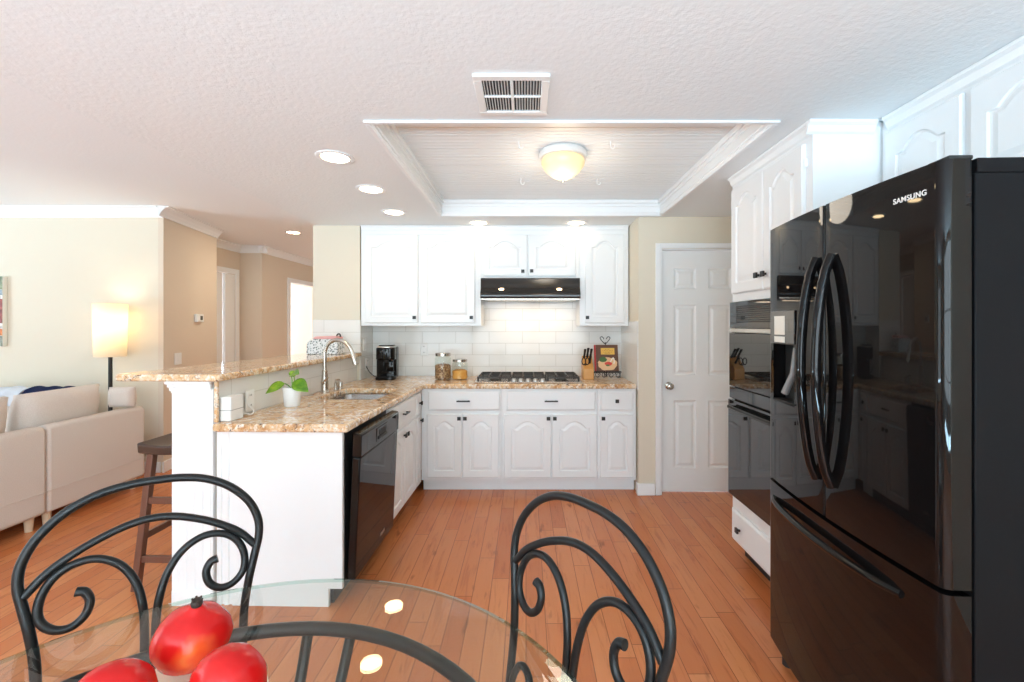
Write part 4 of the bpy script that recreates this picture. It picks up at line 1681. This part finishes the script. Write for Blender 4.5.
bm = new(); box(bm, -.112, -.0985, -.0125, .0125, 0, .245); obj('spine', bm, M['red_book'], cb, bevel=.003)
bm = new(); box(bm, -.052, .072, -.0135, -.0122, .155, .215); lb = obj('title_panel', bm, M['yellow'], cb)
bm = new()
for k, (a, b, z) in enumerate(((-.012, .032, .203), (-.036, .058, .190), (-.028, .050, .177), (-.018, .040, .166))):
    xx = a
    while xx < b - .004:
        box(bm, xx, xx + random.uniform(.005, .011), -.0139, -.0136, z - .003, z + .003)
        xx += .014
obj('title_lettering', bm, M['ink'], lb)


def disc(name, cx, cz, rx_, rz_, y, m, parent, seed=0, n=26):
    random.seed(seed)
    pts = []
    for k in range(n):
        a = 2 * PI * k / n
        q = 1 + random.uniform(-.06, .06)
        pts.append((cx + rx_ * q * math.cos(a), cz + rz_ * q * math.sin(a)))
    bm = new(); prism(bm, pts, y - .0006, y, 'y')
    return obj(name, bm, m, parent)


pc = disc('food_picture', .004, .068, .088, .060, -.0122, M['peach'], cb, 1)
disc('greens', -.035, .108, .034, .024, -.0129, M['herb'], pc, 2)
disc('sauce', .012, .070, .034, .018, -.0129, M['redfood'], pc, 3)
disc('herbs', .006, .056, .018, .008, -.0136, M['herb'], pc, 4)
bm = new(); tube(bm, [(.03, -.0132, .085), (.05, -.0132, .118), (.062, -.0132, .12), (.066, -.0132, .09), (.06, -.0132, .07)], .005, 8, flat=(1, .3), smooth_n=4)
obj('noodle', bm, M['paper'], pc, smooth=True)

# patterned bread tin on the bar
tx_, ty_, _ = pen(-.855, .06)
tn = thing('bread_tin', 'rounded tin with dark floral pattern and pink lid at the far end of the bar', 'tin', (tx_ + .02, ty_ - .02, 1.149), -TH)
prof = [(-.13, 0), (.13, 0), (.13, .07)] + [(.13 - .055 + .055 * math.cos(a), .07 + .055 * math.sin(a)) for a in [PI / 2 * k / 6 for k in range(1, 7)]] + \
       [(-.13 + .055 - .055 * math.sin(a), .07 + .055 * math.cos(a)) for a in [PI / 2 * k / 6 for k in range(0, 7)]]
bm = new(); prism(bm, prof, -.07, .07, 'y'); obj('body', bm, M['floral'], tn, bevel=.004)
bm = new()
prism(bm, [(-.075, .1255), (.115, .1255), (.125, .132), (.105, .150), (-.06, .146), (-.08, .135)], -.06, .06, 'y')
ld = obj('lid', bm, M['pink'], tn, bevel=.004)
bm = new(); tube(bm, [(.09, 0, .150), (.10, 0, .165), (.118, 0, .164), (.122, 0, .142)], .006, 8, smooth_n=4); obj('lid_handle', bm, M['dark'], ld, smooth=True)

# ================================================================== LIVING ROOM


def pillow(bm, sx, sy, sz, n=12, puff=.5):
    """soft box centred at the origin, lens-shaped through y"""
    R = []
    V = {}
    for side in (1, -1):
        for i in range(n + 1):
            for k in range(n + 1):
                u, v = i / n * 2 - 1, k / n * 2 - 1
                q = ((1 - abs(u) ** 3.2) * (1 - abs(v) ** 3.2)) ** puff
                y = side * sy * (.12 + .88 * q)
                pin = 1 - .05 * (1 - q)
                V[side, i, k] = bm.verts.new((u * sx * pin, y, v * sz * pin))
    for side in (1, -1):
        for i in range(n):
            for k in range(n):
                f = [V[side, i, k], V[side, i + 1, k], V[side, i + 1, k + 1], V[side, i, k + 1]]
                bm.faces.new(f if side < 0 else list(reversed(f)))
    loop = [(i, 0) for i in range(n)] + [(n, k) for k in range(n)] + [(i, n) for i in range(n, 0, -1)] + [(0, k) for k in range(n, 0, -1)]
    for a, b in zip(loop, loop[1:] + loop[:1]):
        bm.faces.new((V[1, a[0], a[1]], V[1, b[0], b[1]], V[-1, b[0], b[1]], V[-1, a[0], a[1]]))


so = thing('sofa', 'beige fabric sectional sofa seen from behind in the living room', 'sofa', (-3.285, 3.80, 0))
# local: x to the left is negative (seat side), y negative is towards the camera
for (y0, y1) in ((-.775, -.002), (-1.62, -.779)):
    bm = new()
    prism(bm, [(0, .095), (0, .66), (-.02, .695), (-.105, .695), (-.12, .40), (-.12, .095)], y0, y1, 'y')
    obj('back_panel', bm, M['sofa'], so, bevel=.022, seg=3)
bm = new(); box(bm, .0, .004, -.775, -.004, .245, .250); box(bm, .0, .004, -1.62, -.781, .245, .250)
obj('piping', bm, M['sofa'], so)
bm = new(); box(bm, -.95, -.122, -1.62, -.20, .095, .30); obj('seat_base', bm, M['sofa'], so, bevel=.015)
bm = new(); box(bm, -.95, -.122, -.195, -.0, .095, .60); obj('arm', bm, M['sofa'], so, bevel=.03, seg=3)
for (y0, y1) in ((-.90, -.205), (-1.61, -.905)):
    bm = new(); box(bm, -.94, -.13, y0, y1, .302, .44); obj('seat_cushion', bm, M['cushion'], so, bevel=.04, seg=4)
bm = new(); box(bm, -1.90, -.955, -.62, -.02, .095, .30); box(bm, -1.90, -.64, .004, .17, .095, .79)
obj('return_section', bm, M['sofa'], so, bevel=.025, seg=3)
for x, y in ((-.06, -.06), (-.06, -.73), (-.06, -.84), (-.06, -1.55), (-.88, -.1), (-.88, -1.5), (-1.8, -.1), (-1.8, -.55)):
    bm = new(); tube(bm, [(x, y, 0), (x, y, .0945)], [.019, .026], 14); obj('foot', bm, M['palewood'], so, smooth=True)


def cushion(label, loc, rz, sx, sy, sz, tilt, m, name='sofa_cushion'):
    bm = new(); pillow(bm, sx, sy, sz)
    o = obj(name, bm, m, smooth=True, angle=1.2, loc=loc)
    o.rotation_euler = (tilt, 0, rz)
    return tag(o, label, 'cushion', 'cushions along the sofa back')


RB = PI / 2
cushion('beige back cushion in the middle of the sofa back, next to the navy blanket', (-3.515, 3.285, .690), RB, .305, .105, .235, math.radians(10), M['cushion'])
cushion('beige back cushion at the near end of the sofa back, cut by the picture edge', (-3.515, 2.655, .690), RB, .305, .105, .235, math.radians(10), M['cushion'])
cushion('pale throw pillow at the far end of the sofa by the floor lamp', (-3.395, 3.70, .785), .12, .10, .055, .088, 0, M['cushion'], 'throw_pillow')

# blankets over the return section


def drape(x0, x1, y, z, drop_f, drop_b, m, seed, depth=.165):
    random.seed(seed)
    bm = new()
    nu, nv = 26, 22
    ph = [random.uniform(0, 6) for _ in range(6)]
    V = []
    total = drop_f + depth + drop_b
    for side in (0, 1):
        rows_ = []
        for i in range(nu + 1):
            u = i / nu
            row = []
            for k in range(nv + 1):
                s = k / nv * total
                fold = .012 * math.sin(u * 15 + ph[0] + s * 3) + .008 * math.sin(u * 31 + ph[1] - s * 6)
                x = x0 + (x1 - x0) * u + .015 * math.sin(s * 9 + ph[2])
                if s < drop_f:
                    p = (x, y - .012 - abs(fold) - side * .006, z - (drop_f - s))
                elif s < drop_f + depth:
                    p = (x, y + (s - drop_f), z + .012 + .022 * math.sin((s - drop_f) / depth * PI) + abs(fold) + side * .006)
                else:
                    p = (x, y + depth + .012 + abs(fold) * .3 + side * .006, z - (s - drop_f - depth))
                row.append(bm.verts.new(p))
            rows_.append(row)
        V.append(rows_)
    for s_ in (0, 1):
        for i in range(nu):
            for k in range(nv):
                bm.faces.new((V[s_][i][k], V[s_][i + 1][k], V[s_][i + 1][k + 1], V[s_][i][k + 1]))
    loop = [(i, 0) for i in range(nu)] + [(nu, k) for k in range(nv)] + [(i, nv) for i in range(nu, 0, -1)] + [(0, k) for k in range(nv, 0, -1)]
    for a, b in zip(loop, loop[1:] + loop[:1]):
        bm.faces.new((V[0][a[0]][a[1]], V[0][b[0]][b[1]], V[1][b[0]][b[1]], V[1][a[0]][a[1]]))
    return obj('throw_blanket', bm, m, smooth=True, angle=2)


tag(drape(-4.98, -4.365, 3.802, .793, .10, .0, M['paleblue'], 3), 'pale grey-blue throw blanket draped over the far sofa section', 'blanket', 'throws on the sofa')
tag(drape(-4.33, -4.0, 3.802, .793, .10, .0, M['navy'], 5), 'navy blue throw lying beside the pale blanket on the sofa', 'blanket', 'throws on the sofa')

lp = thing('floor_lamp', 'floor lamp with cream drum shade behind the sofa end', 'lamp', (-3.755, 3.975, 0))
bm = new(); lathe(bm, [(.125, 0), (.125, .012), (.115, .022), (.02, .028), (0, .028)], 32); obj('base', bm, M['dark'], lp, smooth=True)
bm = new(); tube(bm, [(0, 0, .028), (0, 0, 1.17)], .0155, 14); obj('pole', bm, M['dark'], lp, smooth=True)
bm = new(); lathe(bm, [(.112, 1.105), (.122, 1.58), (.1195, 1.58), (.1095, 1.105)], 44, cap=False)
vs = list(bm.verts)
s_ = obj('lamp_shade', bm, M['shade'], lp, smooth=True)
bm = new(); lathe(bm, [(.012, 1.17), (.03, 1.25), (.038, 1.32), (.03, 1.36), (0, 1.372)], 20)
obj('bulb', bm, mat('lamp_bulb', (1, .9, .7), .4, emit=(1, .84, .62), emit_s=6), lp, smooth=True)
for i in range(3):
    pass
bm = new()
for k in range(3):
    a = 2 * PI * k / 3
    tube(bm, [(0, 0, 1.165), (.07 * math.cos(a), .07 * math.sin(a), 1.165), (.112 * math.cos(a), .112 * math.sin(a), 1.18)], .003, 6)
obj('spider', bm, M['dark'], lp)
d = bpy.data.lights.new('lamp_light', 'POINT'); d.energy = 3; d.shadow_soft_size = .05; d.color = (1, .87, .68)
o = bpy.data.objects.new('lamp_light', d); o.location = (-3.755, 3.975, 1.42); COL.objects.link(o)

# abstract picture cut by the left edge of the frame
pa = thing('wall_picture', 'colourful abstract canvas on the living room wall, cut by the picture edge', 'picture', (-5.33, LY - .001, 1.19))
bm = new(); box(bm, -.45, .44, -.035, 0, 0, .655); obj('canvas', bm, M['paper'], pa, bevel=.003)
random.seed(4)
bands = [(0, .10, 'art_olive', (.30, .32, .24)), (.10, .165, 'art_orange', (.70, .20, .05)), (.165, .215, 'art_white', (.78, .74, .68)),
         (.215, .445, 'art_red', (.36, .10, .08)), (.445, .478, 'art_white', (.8, .77, .72)), (.478, .53, 'art_blue', (.36, .42, .45)), (.53, .655, 'art_green', (.27, .32, .20))]
for z0, z1, n, c in bands:
    m = noisy(n, [(.35, tuple(v * .55 for v in c)), (.55, c), (.72, tuple(min(1, v * 1.6 + .06) for v in c))], 26, .6)
    bm = new(); box(bm, -.445, .435, -.0375, -.0352, z0 + .002, z1 - .001); obj('painted_band', bm, m, pa)

# bar stool under the overhang
stx, sty, _ = pen(-1.052, -1.168)
st = thing('bar_stool', 'dark wooden bar stool tucked under the end of the bar', 'stool', (stx, sty, 0), -TH)
bm = new()
n = 10
sec = []
for k in range(n + 1):
    u = k / n * 2 - 1
    sec.append((u * .135, .752 + .018 * u * u))
for k in range(n, -1, -1):
    u = k / n * 2 - 1
    sec.append((u * .131, .704 + .010 * u * u))
prism(bm, sec, -.155, .155, 'y')
obj('seat', bm, M['darkwood'], st, bevel=.010, seg=3)
L0, L1 = .155, .205
for sx_ in (-1, 1):
    for sy_ in (-1, 1):
        bm = new()
        t = .017
        top = Vector((sx_ * .082, sy_ * .115, .704)); bot = Vector((sx_ * .125, sy_ * .165, 0))
        rings_mesh(bm, [[(bot.x - t, bot.y - t, 0), (bot.x + t, bot.y - t, 0), (bot.x + t, bot.y + t, 0), (bot.x - t, bot.y + t, 0)],
                        [(top.x - t, top.y - t, top.z), (top.x + t, top.y - t, top.z), (top.x + t, top.y + t, top.z), (top.x - t, top.y + t, top.z)]])
        obj('leg', bm, M['legwood'], st, bevel=.003)


def at(z):
    k = 1 - z / .704
    return .082 + .043 * k, .115 + .05 * k


for z, ax in ((.16, 'x'), (.46, 'x'), (.27, 'y')):
    hx, hy = at(z)
    for s in (-1, 1):
        bm = new()
        if ax == 'x':
            box(bm, -hx, hx, s * hy - .009, s * hy + .009, z - .017, z + .017)
        else:
            box(bm, s * hx - .009, s * hx + .009, -hy, hy, z - .017, z + .017)
        obj('rung', bm, M['legwood'], st, bevel=.002)

# ================================================================== DINING TABLE
TCX, TCY, TR = -.4875, .4645, .681
tb = thing('dining_table', 'round glass-topped dining table on a black wrought-iron base', 'table', (TCX, TCY, 0))
bm = new()
NN = 144
R = []
for r, z in ((TR - .004, .7225), (TR, .7255), (TR, .7300), (TR - .012, .7345)):
    R.append([(r * math.cos(2 * PI * k / NN), r * math.sin(2 * PI * k / NN), z) for k in range(NN)])
rings_mesh(bm, R)
gt = obj('glass_top', bm, M['glass'], tb, smooth=True, angle=.3)
gt.data.materials.append(M['glass_edge'])
for p in gt.data.polygons:
    if len(p.vertices) == 4:
        p.material_index = 1
bm = new()
RR = .530
tube(bm, [(RR * math.cos(2 * PI * k / 72), RR * math.sin(2 * PI * k / 72), .7045) for k in range(72)], .014, 12, closed=True)
obj('ring', bm, M['iron'], tb, smooth=True)
for kq in range(4):
    a0 = math.radians(85 + 90 * kq)
    for da in (-.095, .095):
        a = a0 + da
        bm = new()
        pts = []
        for r, z in ((.526, .692), (.48, .60), (.40, .47), (.30, .36), (.25, .26), (.27, .15), (.34, .05), (.37, .012)):
            aa = a0 + da * (.55 + .45 * (r / .526)) * (1 if z > .3 else .9)
            pts.append((r * math.cos(aa), r * math.sin(aa), z))
        tube(bm, pts, .0115, 10, smooth_n=6)
        obj('leg', bm, M['iron'], tb, smooth=True)
bm = new(); tube(bm, [(.262 * math.cos(2 * PI * k / 48), .262 * math.sin(2 * PI * k / 48), .262) for k in range(48)], .010, 10, closed=True)
obj('stretcher_ring', bm, M['iron'], tb, smooth=True)
for kq in range(4):
    a0 = math.radians(85 + 90 * kq)
    bm = new(); lathe(bm, [(.02, 0), (.02, .008), (.014, .012), (0, .012)], 16, (.368 * math.cos(a0), .368 * math.sin(a0), 0))
    box(bm, .368 * math.cos(a0) - .035, .368 * math.cos(a0) + .035, .368 * math.sin(a0) - .035, .368 * math.sin(a0) + .035, 0, .008)
    obj('foot', bm, M['iron'], tb)

# wrought-iron chair; local origin below the middle of its back, seat towards -y


def chair(label, x, y, rz):
    c = thing('dining_chair', label, 'chair', (x, y, 0), rz, 'wrought-iron dining chairs')
    r = .0098
    half = [(0, 1.005), (.055, 1.002), (.108, .989), (.158, .960), (.198, .917), (.219, .870), (.222, .826), (.212, .778), (.200, .725), (.190, .665), (.186, .60), (.185, .52), (.185, .44)]
    def ty(z):          # the back leans away from the table
        return (z - .81) * .15
    arch = [(-a, ty(b), b) for a, b in reversed(half[1:])] + [(a, ty(b), b) for a, b in half]
    bm = new(); tube(bm, arch, r, 12, smooth_n=5)
    obj('back_frame', bm, M['iron'], c, smooth=True)
    ih = [(0, .917), (.045, .911), (.092, .894), (.135, .872), (.178, .842), (.212, .803)]
    arc2 = [(-a, ty(b), b) for a, b in reversed(ih[1:])] + [(a, ty(b), b) for a, b in ih]
    bm = new(); tube(bm, arc2, r * .92, 12, smooth_n=5)
    obj('inner_arch', bm, M['iron'], c, smooth=True)
    sc = [(.0095, .47), (.0095, .58), (.010, .66), (.014, .720), (.029, .780), (.058, .826), (.098, .850), (.138, .848), (.170, .826), (.188, .788), (.187, .748), (.166, .722), (.138, .717), (.115, .734), (.107, .762), (.116, .784), (.131, .789)]
    for s in (-1, 1):
        bm = new(); tube(bm, [(s * a, ty(b), b) for a, b in sc], [r * .9] * 8 + [r * .92, r * 1.05], 12, smooth_n=6)
        obj('scroll', bm, M['iron'], c, smooth=True)
        lc = [(.012, .475), (.045, .462), (.10, .468), (.150, .492), (.172, .530), (.168, .572), (.150, .594), (.128, .598), (.114, .580)]
        lc = [(.1765, .465), (.178, .50), (.1745, .55), (.160, .585), (.140, .597), (.122, .588), (.114, .570)]
        bm = new(); tube(bm, [(s * a, ty(b), b) for a, b in lc], [r * .85] * 5 + [r], 12, smooth_n=6)
        obj('lower_scroll', bm, M['iron'], c, smooth=True)
    # seat frame, cushion, legs
    bm = new(); tube(bm, [(-.185, -.055, .44), (.185, -.055, .44), (.205, -.155, .44), (.200, -.33, .44), (.15, -.425, .44), (0, -.445, .44), (-.15, -.425, .44), (-.200, -.33, .44), (-.205, -.155, .44)], r, 10, closed=True, smooth_n=5)
    obj('seat_frame', bm, M['iron'], c, smooth=True)
    bm = new()
    base = spline([(-.17, -.02, 0), (0, -.016, 0), (.17, -.02, 0), (.192, -.12, 0), (.188, -.29, 0), (.14, -.378, 0), (0, -.398, 0), (-.14, -.378, 0), (-.188, -.29, 0), (-.192, -.12, 0)], 5, True)
    cy_ = -.205
    R = []
    for q, z in ((.96, .4505), (1.0, .462), (1.0, .482), (.93, .497), (.7, .504)):
        R.append([(p.x * q, cy_ - .045 + (p.y - cy_) * q, z) for p in base])
    rings_mesh(bm, R)
    obj('seat_cushion', bm, mat('chair_seat_vinyl', (.03, .028, .027), .5), c, smooth=True, angle=1.2)
    for sx2 in (-1, 1):
        bm = new(); tube(bm, [(sx2 * .185, -.055, .445), (sx2 * .186, -.045, .25), (sx2 * .192, -.01, 0)], r, 10, smooth_n=5); obj('leg', bm, M['iron'], c, smooth=True)
        bm = new(); tube(bm, [(sx2 * .185, -.375, .44), (sx2 * .190, -.39, .25), (sx2 * .200, -.415, 0)], r, 10, smooth_n=5); obj('leg', bm, M['iron'], c, smooth=True)
    return c


chair('black scrolled iron chair left of the table, its back before the white peninsula end', -.906, 1.065, math.atan2(.401, .621))
chair('black scrolled iron chair right of the table, its back against the open wood floor', .107, .931, math.atan2(-.338, .268))

# fruit bowl with three red fruits
BX, BYY = -.441, .534
fb = thing('fruit_bowl', 'shallow cream footed bowl under the red fruit on the glass table', 'bowl', (BX, BYY, .735))
bm = new()
lathe(bm, [(.06, 0), (.062, .006), (.03, .02), (.022, .07), (.03, .115), (.065, .134), (.096, .155), (.110, .172), (.111, .175), (.107, .175), (.094, .166), (.06, .161), (0, .160)], 44)
obj('bowl_body', bm, M['cream'], fb, smooth=True)


def fruit(label, loc, rx_, rot, seed):
    o = thing('red_fruit', label, 'fruit', loc, 0, 'red fruit in the bowl')
    o.rotation_euler = rot
    bm = new()
    lathe(bm, [(0, -.050), (.014, -.0495), (.030, -.044), (.045, -.030), (.0535, -.010), (.0545, .008), (.049, .026), (.038, .040), (.024, .049), (.015, .0535), (.010, .0585), (.0078, .061), (0, .0605)], 40)
    for v in bm.verts:
        a = math.atan2(v.co.y, v.co.x)
        q = 1 + .035 * math.sin(5 * a + seed) * max(0, min(1, (v.co.z + .02) / .06)) + .02 * math.sin(2 * a + seed * 2)
        v.co.x *= q * rx_; v.co.y *= q * rx_; v.co.z *= rx_ * .9
    obj('flesh', bm, M['fruit'], o, smooth=True, angle=2)
    bm = new()
    k = rx_
    lathe(bm, [(.0072 * k, .0545 * k), (.0085 * k, .060 * k), (.007 * k, .065 * k), (0, .0655 * k)], 14)
    for q in range(6):
        a = 2 * PI * q / 6
        tube(bm, [(.004 * k * math.cos(a), .004 * k * math.sin(a), .061 * k), (.0075 * k * math.cos(a), .0075 * k * math.sin(a), .067 * k)], [.0025, .0012], 6)
    obj('calyx', bm, M['calyx'], o)
    return o


fruit('red fruit at the back of the bowl, its dark calyx pointing up', (-.470, .620, .950), .86, (math.radians(6), math.radians(8), .3), 1.0)
fruit('red fruit at the front left of the bowl', (-.489, .518, .9475), .82, (math.radians(115), math.radians(10), .5), 2.2)
fruit('red fruit at the front right of the bowl near the rim', (-.366, .543, .9485), .82, (math.radians(110), math.radians(-12), -.5), 3.1)
